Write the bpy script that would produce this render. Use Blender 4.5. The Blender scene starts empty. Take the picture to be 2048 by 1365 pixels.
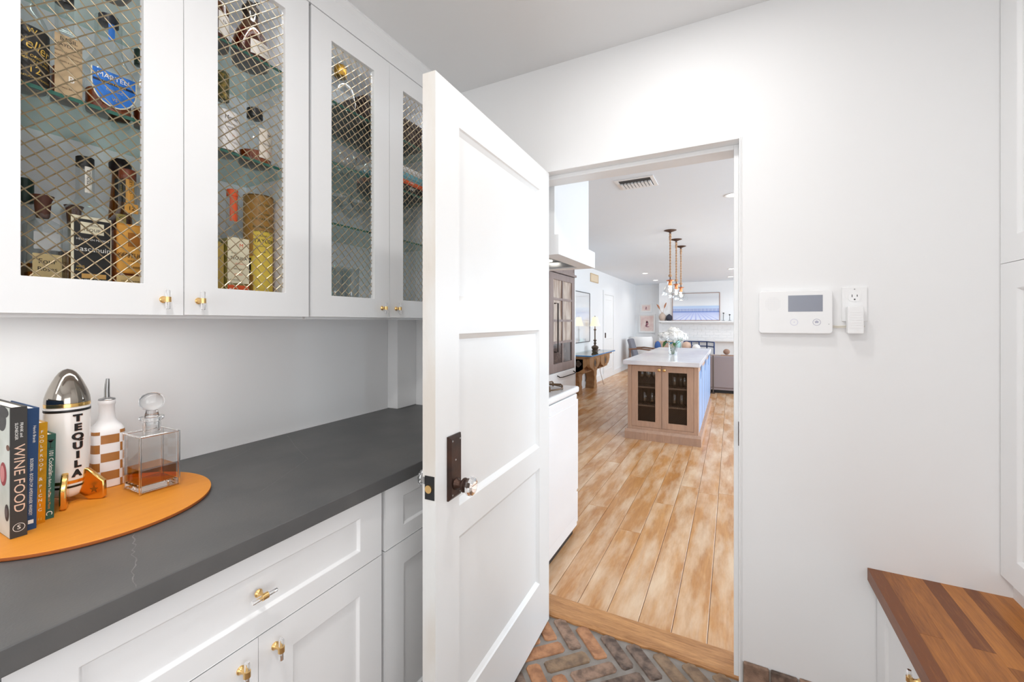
import bpy, math, random
from math import sin, cos, pi, radians, sqrt
from mathutils import Vector, Matrix
random.seed(7)
sc = bpy.context.scene
C = sc.collection

# ------------------------------------------------------------------ camera
cam_d = bpy.data.cameras.new('camera')
cam = bpy.data.objects.new('camera', cam_d); C.objects.link(cam)
cam_d.sensor_width = 36.0
cam_d.lens = 845.0 / 2048.0 * 36.0
cam_d.shift_y = -38.5 / 2048.0
cam_d.clip_start = 0.02
cam.location = (0, 0, 1.365)
cam.rotation_euler = (pi / 2, 0, radians(27.45))
sc.camera = cam
sc.cycles.max_bounces = 9; sc.cycles.diffuse_bounces = 5; sc.cycles.glossy_bounces = 4; sc.cycles.transmission_bounces = 8; sc.cycles.transparent_max_bounces = 24

# ------------------------------------------------------------------ world, exposure
w = bpy.data.worlds.new('world'); sc.world = w; w.use_nodes = True
w.node_tree.nodes['Background'].inputs[0].default_value = (0.90, 0.95, 1.0, 1)
w.node_tree.nodes['Background'].inputs[1].default_value = 1.0
vs = sc.view_settings
vs.view_transform = 'Standard'; vs.look = 'None'; vs.gamma = 1.0; vs.use_curve_mapping = False
vs.exposure = 0.10

# ------------------------------------------------------------------ large area lights (daylight at the windows)
def area(name, loc, rot, sx, sy, power, col=(1, 1, 1), spread=180):
    l = bpy.data.lights.new(name, 'AREA'); l.shape = 'RECTANGLE'; l.size = sx; l.size_y = sy
    l.energy = power; l.color = col; l.spread = radians(spread)
    o = bpy.data.objects.new(name, l); C.objects.link(o)
    o.location = loc; o.rotation_euler = rot
    return o
# unseen pantry windows added for light: one behind the camera facing +y, one in the right wall facing -x
area('added_daylight_rear', (-0.10, -1.72, 1.45), (pi / 2, 0, 0), 1.2, 1.3, 15, (0.97, 0.985, 1.0))
area('added_daylight_side', (1.22, -0.45, 1.22), (0, pi / 2, 0), 1.3, 1.5, 13, (0.97, 0.985, 1.0))
# windows along the far right side of the kitchen and living room, face -x
for i, (yy, pw) in enumerate([(4.2, 90), (7.4, 80), (10.8, 92)]):
    area('daylight_living', (3.12, yy, 1.45), (0, pi / 2, 0), 1.5, 1.9, pw, (0.74, 0.88, 1.0))

# ------------------------------------------------------------------ helpers
def lin(c):
    c = c / 255.0
    return c / 12.92 if c <= 0.04045 else ((c + 0.055) / 1.055) ** 2.4
def rgb(r, g, b): return (lin(r), lin(g), lin(b), 1)

class MB:
    def __init__(s): s.v = []; s.f = []
    def add(s, vs_, fs):
        n = len(s.v); s.v += [tuple(p) for p in vs_]; s.f += [tuple(i + n for i in q) for q in fs]; return s
    def box(s, x0, x1, y0, y1, z0, z1):
        if x0 > x1: x0, x1 = x1, x0
        if y0 > y1: y0, y1 = y1, y0
        if z0 > z1: z0, z1 = z1, z0
        return s.add([(x0,y0,z0),(x1,y0,z0),(x1,y1,z0),(x0,y1,z0),(x0,y0,z1),(x1,y0,z1),(x1,y1,z1),(x0,y1,z1)],
                     [(0,3,2,1),(4,5,6,7),(0,1,5,4),(1,2,6,5),(2,3,7,6),(3,0,4,7)])
    def lathe(s, prof, c=(0,0,0), n=28, shape=None, cap=True):
        vs_, fs = [], []
        m = len(prof)
        for (r, z) in prof:
            for k in range(n):
                t = 2 * pi * k / n
                q = r * (shape(t) if shape else 1)
                vs_.append((c[0] + q * cos(t), c[1] + q * sin(t), c[2] + z))
        for i in range(m - 1):
            for k in range(n):
                a, b = i * n + k, i * n + (k + 1) % n
                fs.append((a, b, b + n, a + n))
        if cap:
            if prof[0][0] > 1e-6: fs.append(tuple(range(n - 1, -1, -1)))
            if prof[-1][0] > 1e-6: fs.append(tuple((m - 1) * n + k for k in range(n)))
        return s.add(vs_, fs)
    def tube(s, pts, r, n=8, closed=False, rr=None):
        pts = [Vector(p) for p in pts]; m = len(pts)
        vs_, fs = [], []
        up = None
        for i, p in enumerate(pts):
            if closed: t = pts[(i + 1) % m] - pts[i - 1]
            else: t = pts[min(i + 1, m - 1)] - pts[max(i - 1, 0)]
            t.normalize()
            if up is None:
                up = Vector((0, 0, 1)) if abs(t.z) < 0.9 else Vector((1, 0, 0))
            a = t.cross(up)
            if a.length < 1e-6: a = t.orthogonal()
            a.normalize(); up = a.cross(t).normalized(); 
            rad = rr[i] if rr else r
            for k in range(n):
                th = 2 * pi * k / n
                vs_.append(p + (a * cos(th) + up * sin(th)) * rad)
        seg = m if closed else m - 1
        for i in range(seg):
            for k in range(n):
                j = (i + 1) % m
                fs.append((i*n + k, i*n + (k+1) % n, j*n + (k+1) % n, j*n + k))
        if not closed:
            fs.append(tuple(range(n - 1, -1, -1))); fs.append(tuple((m-1)*n + k for k in range(n)))
        return s.add(vs_, fs)
    def prism(s, poly, fn, d0, d1):
        """poly: 2-D outline; fn(a, b, d) -> xyz; extruded from d0 to d1"""
        n = len(poly)
        vs_ = [fn(a, b, d0) for a, b in poly] + [fn(a, b, d1) for a, b in poly]
        fs = [tuple(range(n - 1, -1, -1)), tuple(range(n, 2 * n))]
        fs += [(i, (i+1) % n, n + (i+1) % n, n + i) for i in range(n)]
        return s.add(vs_, fs)
    def sphere(s, c, rx, ry, rz, nu=20, nv=12):
        prof = []
        vs_, fs = [], []
        for i in range(nv + 1):
            ph = -pi / 2 + pi * i / nv
            for k in range(nu):
                t = 2 * pi * k / nu
                vs_.append((c[0] + rx*cos(ph)*cos(t), c[1] + ry*cos(ph)*sin(t), c[2] + rz*sin(ph)))
        for i in range(nv):
            for k in range(nu):
                fs.append((i*nu + k, i*nu + (k+1) % nu, (i+1)*nu + (k+1) % nu, (i+1)*nu + k))
        return s.add(vs_, fs)

def root_of(o):
    while o.parent: o = o.parent
    return o
def B(name, mb, mat, parent=None, bevel=0, seg=2, smooth=False, local=False, kind=None, label=None):
    me = bpy.data.meshes.new(name)
    vs_ = mb.v
    if parent is not None and not local:
        L = root_of(parent).location
        vs_ = [(p[0]-L[0], p[1]-L[1], p[2]-L[2]) for p in vs_]
    me.from_pydata([tuple(p) for p in vs_], [], mb.f)
    me.validate(); 
    if smooth:
        for p in me.polygons: p.use_smooth = True
    me.materials.append(mat)
    me.update()
    o = bpy.data.objects.new(name, me); C.objects.link(o)
    if parent is not None: o.parent = parent
    if bevel:
        m = o.modifiers.new('bevel', 'BEVEL'); m.width = bevel; m.segments = seg; m.limit_method = 'ANGLE'; m.angle_limit = radians(50)
    if smooth == 'auto' or (smooth and True):
        try:
            me.set_sharp_from_angle(angle=radians(45))
        except Exception: pass
    if kind: o['kind'] = kind
    if label: o['label'] = label
    return o
def tag(o, label, cat=None, group=None, kind=None):
    o['label'] = label
    if cat: o['category'] = cat
    if group: o['group'] = group
    if kind: o['kind'] = kind
    return o
def thing(name, label, cat, loc=(0,0,0), rz=0, group=None):
    o = bpy.data.objects.new(name, None); C.objects.link(o)
    o.empty_display_size = 0.05
    o.location = loc; o.rotation_euler = (0, 0, rz)
    return tag(o, label, cat, group)
def copy_tree(o, parent=None):
    c = o.copy(); C.objects.link(c); c.parent = parent
    for ch in list(o.children): copy_tree(ch, c)
    return c
def struct(name, mb, mat, label, **k):
    o = B(name, mb, mat, **k); o['kind'] = 'structure'; o['label'] = label; return o
def bx(*a): return MB().box(*a)

# ------------------------------------------------------------------ materials
def new_mat(name):
    m = bpy.data.materials.new(name); m.use_nodes = True
    nt = m.node_tree; return m, nt, nt.nodes['Principled BSDF']
def mat(name, col, rough=0.5, metal=0.0, bump=0.0, bscale=60.0, var=0.0, vscale=4.0, spec=0.5, coat=0.0, stretch=(1,1,1), var2=None):
    m, nt, b = new_mat(name)
    b.inputs['Roughness'].default_value = rough; b.inputs['Metallic'].default_value = metal
    b.inputs['Specular IOR Level'].default_value = spec; b.inputs['Coat Weight'].default_value = coat
    b.inputs['Base Color'].default_value = col
    N = nt.nodes; L = nt.links
    tc = N.new('ShaderNodeTexCoord'); mp = N.new('ShaderNodeMapping'); mp.inputs['Scale'].default_value = stretch
    L.new(tc.outputs['Object'], mp.inputs['Vector'])
    nz = N.new('ShaderNodeTexNoise'); nz.inputs['Scale'].default_value = vscale; nz.inputs['Detail'].default_value = 4
    L.new(mp.outputs[0], nz.inputs['Vector'])
    mx = N.new('ShaderNodeMix'); mx.data_type = 'RGBA'
    c2 = var2 if var2 else tuple(max(0, k * (1 - var)) for k in col[:3]) + (1,)
    mx.inputs[6].default_value = col; mx.inputs[7].default_value = c2
    rp = N.new('ShaderNodeMapRange'); rp.inputs[1].default_value = 0.4; rp.inputs[2].default_value = 0.65
    L.new(nz.outputs['Fac'], rp.inputs[0]); L.new(rp.outputs[0], mx.inputs[0]); L.new(mx.outputs[2], b.inputs['Base Color'])
    if bump:
        n2 = N.new('ShaderNodeTexNoise'); n2.inputs['Scale'].default_value = bscale; n2.inputs['Detail'].default_value = 3
        L.new(mp.outputs[0], n2.inputs['Vector'])
        bp = N.new('ShaderNodeBump'); bp.inputs['Strength'].default_value = bump; bp.inputs['Distance'].default_value = 0.002
        L.new(n2.outputs['Fac'], bp.inputs['Height']); L.new(bp.outputs[0], b.inputs['Normal'])
    return m
def wood(name, c_light, c_dark, axis=1, rough=0.45, gscale=18.0, blotch=None, bl_amt=0.5, rnd=0.35, wearscale=2.5, bump=0.15, grain=0.6):
    m, nt, b = new_mat(name); N = nt.nodes; L = nt.links
    b.inputs['Roughness'].default_value = rough
    tc = N.new('ShaderNodeTexCoord'); oi = N.new('ShaderNodeObjectInfo')
    ad = N.new('ShaderNodeVectorMath'); ad.operation = 'MULTIPLY_ADD'
    cb = N.new('ShaderNodeCombineXYZ')
    for k in range(3): L.new(oi.outputs['Random'], cb.inputs[k])
    ad.inputs[1].default_value = (37.0, 53.0, 29.0)
    L.new(cb.outputs[0], ad.inputs[0]); L.new(tc.outputs['Object'], ad.inputs[2])
    st = [1.0, 1.0, 1.0]; st[axis] = 0.08
    mp = N.new('ShaderNodeMapping'); mp.inputs['Scale'].default_value = st; L.new(ad.outputs[0], mp.inputs['Vector'])
    nz = N.new('ShaderNodeTexNoise'); nz.inputs['Scale'].default_value = gscale; nz.inputs['Detail'].default_value = 8; nz.inputs['Roughness'].default_value = 0.65
    nz.inputs['Distortion'].default_value = 0.6
    L.new(mp.outputs[0], nz.inputs['Vector'])
    n3 = N.new('ShaderNodeTexNoise'); n3.inputs['Scale'].default_value = gscale * 9; n3.inputs['Detail'].default_value = 3
    L.new(mp.outputs[0], n3.inputs['Vector'])
    mr = N.new('ShaderNodeMapRange'); mr.inputs[1].default_value = 0.32; mr.inputs[2].default_value = 0.70
    mm = N.new('ShaderNodeMix'); mm.data_type = 'FLOAT'; mm.inputs[0].default_value = 0.35
    L.new(nz.outputs['Fac'], mm.inputs[2]); L.new(n3.outputs['Fac'], mm.inputs[3]); L.new(mm.outputs[0], mr.inputs[0])
    mg = N.new('ShaderNodeMath'); mg.operation = 'MULTIPLY'; mg.inputs[1].default_value = grain; L.new(mr.outputs[0], mg.inputs[0])
    rr = N.new('ShaderNodeMath'); rr.operation = 'MULTIPLY_ADD'; rr.inputs[1].default_value = rnd; L.new(oi.outputs['Random'], rr.inputs[0]); L.new(mg.outputs[0], rr.inputs[2])
    mx = N.new('ShaderNodeMix'); mx.data_type = 'RGBA'; mx.inputs[6].default_value = c_light; mx.inputs[7].default_value = c_dark
    L.new(rr.outputs[0], mx.inputs[0]); out = mx.outputs[2]
    if blotch:
        nb = N.new('ShaderNodeTexNoise'); nb.inputs['Scale'].default_value = wearscale; nb.inputs['Detail'].default_value = 5; nb.inputs['Roughness'].default_value = 0.6
        mpb = N.new('ShaderNodeMapping'); sb = [1.0, 1.0, 1.0]; sb[axis] = 0.22; mpb.inputs['Scale'].default_value = sb
        L.new(ad.outputs[0], mpb.inputs['Vector']); L.new(mpb.outputs[0], nb.inputs['Vector'])
        rb = N.new('ShaderNodeMapRange'); rb.inputs[1].default_value = 0.42; rb.inputs[2].default_value = 0.68; rb.inputs[4].default_value = bl_amt
        L.new(nb.outputs['Fac'], rb.inputs[0])
        m2 = N.new('ShaderNodeMix'); m2.data_type = 'RGBA'; m2.inputs[7].default_value = blotch
        L.new(rb.outputs[0], m2.inputs[0]); L.new(out, m2.inputs[6]); out = m2.outputs[2]
    L.new(out, b.inputs['Base Color'])
    bp = N.new('ShaderNodeBump'); bp.inputs['Strength'].default_value = bump; bp.inputs['Distance'].default_value = 0.002
    L.new(mm.outputs[0], bp.inputs['Height']); L.new(bp.outputs[0], b.inputs['Normal'])
    return m
def thin_glass(name, tint=(1,1,1,1), gloss=0.1, edge=None):
    m = bpy.data.materials.new(name); m.use_nodes = True; nt = m.node_tree; N = nt.nodes; L = nt.links
    for n in list(N): N.remove(n)
    o = N.new('ShaderNodeOutputMaterial'); t = N.new('ShaderNodeBsdfTransparent'); t.inputs[0].default_value = tint
    g = N.new('ShaderNodeBsdfGlossy'); g.inputs['Roughness'].default_value = 0.03
    fr = N.new('ShaderNodeFresnel'); fr.inputs['IOR'].default_value = 1.5
    mu = N.new('ShaderNodeMath'); mu.operation = 'MULTIPLY_ADD'; mu.inputs[1].default_value = 1.0; mu.inputs[2].default_value = gloss
    mx = N.new('ShaderNodeMixShader'); L.new(fr.outputs[0], mu.inputs[0]); 
    ge = N.new('ShaderNodeNewGeometry'); iv = N.new('ShaderNodeMath'); iv.operation = 'SUBTRACT'; iv.inputs[0].default_value = 1.0
    L.new(ge.outputs['Backfacing'], iv.inputs[1]); fm = N.new('ShaderNodeMath'); fm.operation = 'MULTIPLY'
    L.new(mu.outputs[0], fm.inputs[0]); L.new(iv.outputs[0], fm.inputs[1]); L.new(fm.outputs[0], mx.inputs[0])
    L.new(t.outputs[0], mx.inputs[1]); L.new(g.outputs[0], mx.inputs[2]); L.new(mx.outputs[0], o.inputs[0])
    return m
def glass(name, col=(1,1,1,1), rough=0.0, ior=1.45):
    m, nt, b = new_mat(name)
    b.inputs['Base Color'].default_value = col; b.inputs['Transmission Weight'].default_value = 1.0
    b.inputs['Roughness'].default_value = rough; b.inputs['IOR'].default_value = ior
    return m
def emit(name, col, strength):
    m, nt, b = new_mat(name)
    b.inputs['Base Color'].default_value = col
    b.inputs['Emission Color'].default_value = col; b.inputs['Emission Strength'].default_value = strength
    return m

M = {}
M['wall'] = mat('wall_paint', rgb(238, 238, 238), 0.6, bump=0.12, bscale=14, var=0.015, vscale=1.2)
M['ceil'] = mat('ceiling_paint', rgb(232, 232, 232), 0.75, bump=0.05, bscale=20, var=0.01)
M['cab'] = mat('cabinet_paint', rgb(236, 236, 236), 0.38, bump=0.04, bscale=90, var=0.01)
M['door'] = mat('door_paint', rgb(240, 240, 239), 0.35, bump=0.10, bscale=35, var=0.015)
M['dooredge'] = mat('worn_door_edge', rgb(226, 226, 224), 0.6, bump=0.4, bscale=60, vscale=7, stretch=(1, 1, 0.35), var2=rgb(216, 209, 200))
M['trim'] = mat('trim_paint', rgb(238, 238, 238), 0.35, bump=0.05)
M['counter'] = mat('grey_quartz', rgb(84, 84, 84), 0.45, bump=0.12, bscale=220, var2=rgb(93, 92, 91), vscale=7)
M['brass'] = mat('satin_brass', rgb(236, 196, 132), 0.30, 1.0, bump=0.03)
M['gold'] = mat('gold_glaze', rgb(240, 196, 120), 0.18, 1.0, bump=0.03)
M['silver'] = mat('silver_glaze', rgb(170, 162, 152), 0.10, 1.0, bump=0.02, bscale=30)
M['steel'] = mat('stainless_steel', rgb(170, 170, 170), 0.28, 1.0)
M['wire'] = mat('antique_brass_wire', rgb(196, 178, 148), 0.38, 1.0, bump=0.1, bscale=200)
M['bronze'] = mat('oiled_bronze', rgb(58, 46, 42), 0.42, 0.7, bump=0.15, bscale=120, var2=rgb(78, 56, 46), vscale=14)
M['black'] = mat('black_satin', rgb(26, 26, 27), 0.4)
M['darkmetal'] = mat('black_iron', rgb(52, 44, 40), 0.45, 0.8)
M['acrylic'] = glass('clear_acrylic', (0.98, 0.99, 1, 1), 0.02, 1.40)
M['crystal'] = glass('clear_crystal', (0.99, 0.99, 0.99, 1), 0.0, 1.48)
M['thin'] = thin_glass('thin_clear_glass', (0.96, 0.97, 0.97, 1), 0.10)
M['thin2'] = thin_glass('decanter_glass', (0.975, 0.975, 0.97, 1), 0.06)
M['bottle'] = thin_glass('bottle_glass', (0.93, 0.95, 0.95, 1), 0.04)
M['amberglass'] = thin_glass('amber_bottle_glass', (0.55, 0.30, 0.10, 1), 0.04)
M['shelf'] = thin_glass('shelf_glass', (0.80, 0.89, 0.86, 1), 0.10)
M['shelfedge'] = mat('shelf_glass_edge', rgb(46, 96, 84), 0.15, spec=0.6)
M['whisky'] = mat('whisky', rgb(150, 70, 18), 0.08, spec=0.5, var2=rgb(110, 42, 10), vscale=14)
M['whisky2'] = mat('dark_whisky', rgb(120, 48, 18), 0.08, spec=0.5, var2=rgb(86, 30, 12), vscale=14)
M['reposado'] = mat('pale_tequila', rgb(196, 176, 96), 0.08, spec=0.5, var2=rgb(150, 132, 62), vscale=12)
M['cabin'] = mat('cabinet_interior', rgb(240, 242, 246), 0.6)
M['disc'] = wood('orange_fibreboard', rgb(226, 146, 42), rgb(206, 122, 26), 1, 0.55, 60, rnd=0, bump=0.06, grain=0.5)
M['discedge'] = mat('orange_board_edge', rgb(178, 96, 42), 0.6)
M['ceramic'] = mat('white_ceramic', rgb(240, 238, 235), 0.15, coat=0.3)
M['matteceramic'] = mat('matte_white_ceramic', rgb(244, 242, 242), 0.45)
M['tan'] = mat('tan_glaze', rgb(178, 118, 56), 0.4, var=0.12, vscale=40)
M['ink'] = mat('black_ink', rgb(24, 22, 22), 0.5)
M['inkw'] = mat('white_ink', rgb(240, 238, 232), 0.5)
M['inkgold'] = mat('gold_ink', rgb(222, 184, 88), 0.35, 0.4)
M['inkrose'] = mat('rose_foil_ink', rgb(226, 190, 166), 0.4)
M['inkbrown'] = mat('brown_ink', rgb(70, 48, 30), 0.6)
M['inkgreen'] = mat('green_ink', rgb(44, 84, 66), 0.6)
M['inkred'] = mat('orange_ink', rgb(226, 88, 40), 0.5)
M['floor'] = wood('oak_floor', rgb(212, 156, 96), rgb(160, 98, 44), 1, 0.30, 14, blotch=rgb(232, 206, 176), bl_amt=0.80, rnd=0.20, wearscale=9.0, bump=0.2, grain=0.75)
M['threshold'] = wood('oak_threshold', rgb(216, 160, 104), rgb(132, 82, 42), 0, 0.5, 34, rnd=0.0, bump=0.8, grain=1.0)
M['butcher'] = wood('oiled_butcher_block', rgb(204, 132, 58), rgb(118, 64, 24), 1, 0.40, 30, rnd=0.8, bump=0.12, grain=0.7)
M['mortar'] = mat('mortar', rgb(150, 143, 136), 0.9, bump=0.6, bscale=90, var2=rgb(128, 120, 112), vscale=14)
def brick_mat(name, c1, c2):
    return mat(name, c1, 0.75, bump=0.9, bscale=110, var2=c2, vscale=26)
M['brick'] = [brick_mat('brick_orange', rgb(186, 134, 96), rgb(150, 104, 74)),
              brick_mat('brick_brown', rgb(160, 130, 110), rgb(112, 90, 76)),
              brick_mat('brick_dark', rgb(134, 112, 98), rgb(80, 66, 58)),
              brick_mat('brick_taupe', rgb(150, 124, 98), rgb(116, 94, 76))]
M['plastic'] = mat('white_plastic', rgb(240, 240, 240), 0.4)
M['screen'] = mat('grey_screen', rgb(142, 146, 158), 0.25)
M['enamel'] = mat('white_enamel', rgb(242, 242, 244), 0.15, coat=0.4)
M['grate'] = mat('bronze_grate', rgb(104, 80, 58), 0.4, 0.6)
M['islwood'] = wood('weathered_island_wood', rgb(206, 168, 142), rgb(150, 116, 96), 2, 0.6, 22, rnd=0.15, bump=0.3, blotch=rgb(176, 146, 128), bl_amt=0.6, wearscale=6)
M['fridgewood'] = wood('weathered_grey_wood', rgb(150, 132, 126), rgb(112, 96, 92), 2, 0.55, 20, rnd=0.1)
M['pane'] = mat('antique_pane_wood_reflection', rgb(190, 172, 156), 0.12, 0.0, var2=rgb(142, 116, 98), vscale=16, stretch=(1, 1, 0.2), spec=0.8)  # brown streaks paint in the wood reflected by the antique glass
M['panedark'] = mat('dark_pane', rgb(62, 54, 54), 0.08, var2=rgb(96, 84, 80), vscale=10, spec=0.8)
M['marble'] = mat('white_marble', rgb(236, 234, 236), 0.18, var2=rgb(214, 212, 218), vscale=3, stretch=(1, 0.4, 1))
M['blue'] = mat('cornflower_blue_paint', rgb(150, 176, 216), 0.4)
M['meshdark'] = mat('dark_brass_wire', rgb(120, 98, 74), 0.45, 0.8)
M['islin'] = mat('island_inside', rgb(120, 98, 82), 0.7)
M['cabdark'] = mat('dark_cabinet_inside', rgb(74, 58, 46), 0.7)
M['carved'] = wood('carved_pine', rgb(184, 138, 90), rgb(122, 84, 52), 2, 0.6, 16, rnd=0.2, bump=0.4)
M['blueglass'] = mat('blue_green_glass_edge', rgb(40, 128, 190), 0.1, spec=0.7)
M['mirror'] = mat('pale_mirror_reflection', rgb(236, 236, 236), 0.03, 0.22, spec=1.0)  # pale base colour replaces most of the mirror's reflection
M['shade'] = emit('lit_linen_shade', rgb(255, 226, 172), 0.95)
M['lampmetal'] = mat('aged_pewter', rgb(98, 84, 74), 0.4, 0.6)
M['grille'] = mat('tan_grille_cloth', rgb(226, 206, 178), 0.8, bump=0.3, bscale=300)
M['canopy'] = mat('rusty_iron', rgb(92, 70, 60), 0.5, 0.6)
M['rope'] = mat('jute_rope', rgb(206, 164, 128), 0.85, bump=0.8, bscale=160, var=0.3, vscale=60)
M['copper'] = mat('copper_socket', rgb(200, 130, 90), 0.35, 0.9)
M['filament'] = emit('lit_filament', rgb(255, 220, 160), 14)
M['canlens'] = emit('lit_downlight_lens', rgb(255, 250, 240), 6)
M['petal'] = mat('white_petals', rgb(250, 250, 248), 0.6, var=0.03, vscale=40)
M['leaf'] = mat('green_leaf', rgb(62, 112, 40), 0.45, var=0.4, vscale=20)
M['leafblue'] = mat('blue_green_leaf', rgb(52, 110, 140), 0.5)
M['sofa'] = mat('taupe_fabric', rgb(158, 144, 144), 0.9, bump=0.3, bscale=400)
M['sofaseat'] = mat('brown_cushion', rgb(160, 126, 106), 0.9, bump=0.3, bscale=300)
M['boucle'] = mat('white_boucle', rgb(236, 234, 232), 0.95, bump=0.9, bscale=140)
M['greyfab'] = mat('grey_fabric', rgb(120, 120, 128), 0.9)
M['tanfab'] = mat('tan_leather', rgb(206, 176, 156), 0.7)
M['bluefab'] = mat('blue_cushion_fabric', rgb(66, 98, 156), 0.9)
M['tealfab'] = mat('pale_teal_fabric', rgb(170, 214, 214), 0.9)
M['chairwood'] = mat('walnut', rgb(120, 86, 66), 0.5)
M['navy'] = mat('navy_metal', rgb(34, 56, 104), 0.4, 0.3)
M['frost'] = thin_glass('screen_glass', (0.9, 0.93, 0.96, 1), 0.05)
M['vase1'] = mat('sand_stoneware', rgb(192, 172, 158), 0.7)
M['vase2'] = mat('charcoal_stoneware', rgb(52, 52, 66), 0.7)
M['pampas'] = mat('dry_pampas', rgb(176, 122, 92), 0.9)
M['framewood'] = mat('thin_oak_frame', rgb(160, 124, 106), 0.5)
M['paper'] = mat('white_paper', rgb(240, 236, 232), 0.7)
M['vein'] = mat('pale_quartz_vein', rgb(128, 126, 124), 0.45, var2=rgb(104, 103, 101), vscale=60)

# ------------------------------------------------------------------ text
def text_verts(s, size, align='CENTER', sx=1.0, spacing=1.0, bold=0.0):
    cu = bpy.data.curves.new('t', 'FONT'); cu.body = s; cu.size = size; cu.align_x = align; cu.align_y = 'CENTER'
    cu.offset = bold; cu.space_character = spacing; cu.resolution_u = 3
    o = bpy.data.objects.new('t', cu); C.objects.link(o)
    me = bpy.data.meshes.new_from_object(o.evaluated_get(bpy.context.evaluated_depsgraph_get()))
    v = [(p.co.x * sx, p.co.y) for p in me.vertices]; f = [tuple(q.vertices) for q in me.polygons]
    bpy.data.objects.remove(o); bpy.data.curves.remove(cu); bpy.data.meshes.remove(me)
    return v, f
def lettering(lines, fn, mat_, parent, name='lettering', local=False):
    """lines: (text, size, a, b, rot, xscale); fn(a, b) -> xyz"""
    mb = MB()
    for ln in lines:
        s, size, a0, b0 = ln[:4]; rot = ln[4] if len(ln) > 4 else 0; sx = ln[5] if len(ln) > 5 else 1.0
        v, f = text_verts(s, size, sx=sx)
        cr, sr = cos(rot), sin(rot)
        mb.add([fn(a0 + x*cr - y*sr, b0 + x*sr + y*cr) for x, y in v], f)
    return B(name, mb, mat_, parent, local=local, kind='stuff')

# ------------------------------------------------------------------ panelled surfaces
def mapx(xf, sg):      # plane facing +x (sg=1) or -x (sg=-1); a -> y, b -> z, d -> outwards
    return lambda a, b, d: (xf + sg * d, a, b)
def mapy(yf, sg):
    return lambda a, b, d: (a, yf + sg * d, b)
def shaker(fn, a0, a1, b0, b1, wa, wb, th=0.02, dep=0.008, slope=0.005, hole=False):
    mb = MB()
    R = [(a0, b0, a1, b1, 0), (a0 + wa, b0 + wb, a1 - wa, b1 - wb, 0)]
    if hole: R.append((a0 + wa, b0 + wb, a1 - wa, b1 - wb, -th))
    else: R.append((a0 + wa + slope, b0 + wb + slope, a1 - wa - slope, b1 - wb - slope, -dep))
    loops = []
    for (p, q, r, t, d) in R: loops.append([(p, q, d), (r, q, d), (r, t, d), (p, t, d)])
    loops.append([(a0, b0, -th), (a1, b0, -th), (a1, b1, -th), (a0, b1, -th)])
    vs_ = [fn(*p) for l in loops for p in l]
    fs = []
    def ring(i, j):
        for k in range(4): fs.append((i*4 + k, i*4 + (k+1) % 4, j*4 + (k+1) % 4, j*4 + k))
    ring(0, 1); ring(1, 2); ring(0, 3)
    if hole: ring(2, 3)
    else: fs.append((8, 9, 10, 11)); fs.append((12, 13, 14, 15))
    mb.add(vs_, fs)
    return mb
def t_knob(parent, fn, a, b, vertical=True, bar=0.047):
    """brass post with an acrylic bar; fn(a, b, d)"""
    O = Vector(fn(0, 0, 0)); ea = Vector(fn(1, 0, 0)) - O; eb = Vector(fn(0, 1, 0)) - O; ed = Vector(fn(0, 0, 1)) - O
    P = Vector(fn(a, b, 0))
    mb = MB()
    def lat(prof, n=18):
        vs_, fs = [], []
        for (r, d) in prof:
            for k in range(n):
                t = 2 * pi * k / n; vs_.append(P + ea * (r * cos(t)) + eb * (r * sin(t)) + ed * d)
        for i in range(len(prof) - 1):
            for k in range(n): fs.append((i*n + k, i*n + (k+1) % n, (i+1)*n + (k+1) % n, (i+1)*n + k))
        fs.append(tuple((len(prof)-1)*n + k for k in range(n)))
        mb.add(vs_, fs)
    lat([(0.0085, 0), (0.0088, 0.0015), (0.0080, 0.003), (0.0072, 0.0035), (0.0060, 0.006), (0.0042, 0.010), (0.0042, 0.018)])
    al = eb if vertical else ea
    cc = P + ed * 0.0225
    mb.tube([cc - al * 0.0065, cc - al * 0.0063, cc + al * 0.0063, cc + al * 0.0065], 0.0068, 18, rr=[0.0055, 0.0068, 0.0068, 0.0055])
    k = B('knob_post', mb, M['brass'], parent, smooth=True, label='satin brass knob post')
    m2 = MB().tube([cc - al * bar/2, cc - al * (bar/2 - 0.001), cc + al * (bar/2 - 0.001), cc + al * bar/2], 0.005, 14, rr=[0.0042, 0.005, 0.005, 0.0042])
    B('knob_bar', m2, M['acrylic'], parent, smooth=True, label='clear acrylic bar')
def wire_panel(xf, y0, y1, z0, z1, pitch, r, mat_, parent, axis='x', nside=4):
    """woven wire set on the diagonal, clipped to the opening"""
    mb = MB()
    A = r * 1.0
    q = pitch / 2.0
    cy, cz = (y0 + y1) / 2, (z0 + z1) / 2
    R = (abs(y1 - y0) + abs(z1 - z0))
    n = int(R / pitch) + 1
    s2 = 1 / sqrt(2)
    for fam in (0, 1):
        for i in range(-n, n + 1):
            c = i * pitch
            pts = []
            for j in range(-2 * n, 2 * n + 1):
                t = j * q
                u, v_ = (t, c) if fam == 0 else (c, t)
                yy = cy + (u - v_) * s2; zz = cz + (u + v_) * s2
                if y0 <= yy <= y1 and z0 <= zz <= z1:
                    ph = (j // 2 + i) % 2
                    off = 0.0
                    if j % 2 == 0: off = A if (ph == 0) == (fam == 0) else -A
                    pts.append((xf + off, yy, zz) if axis == 'x' else (yy, xf + off, zz))
            if len(pts) > 1: mb.tube(pts, r, nside)
    return B('wire_mesh', mb, mat_, parent, kind='stuff', label='diagonal woven wire mesh')

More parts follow.
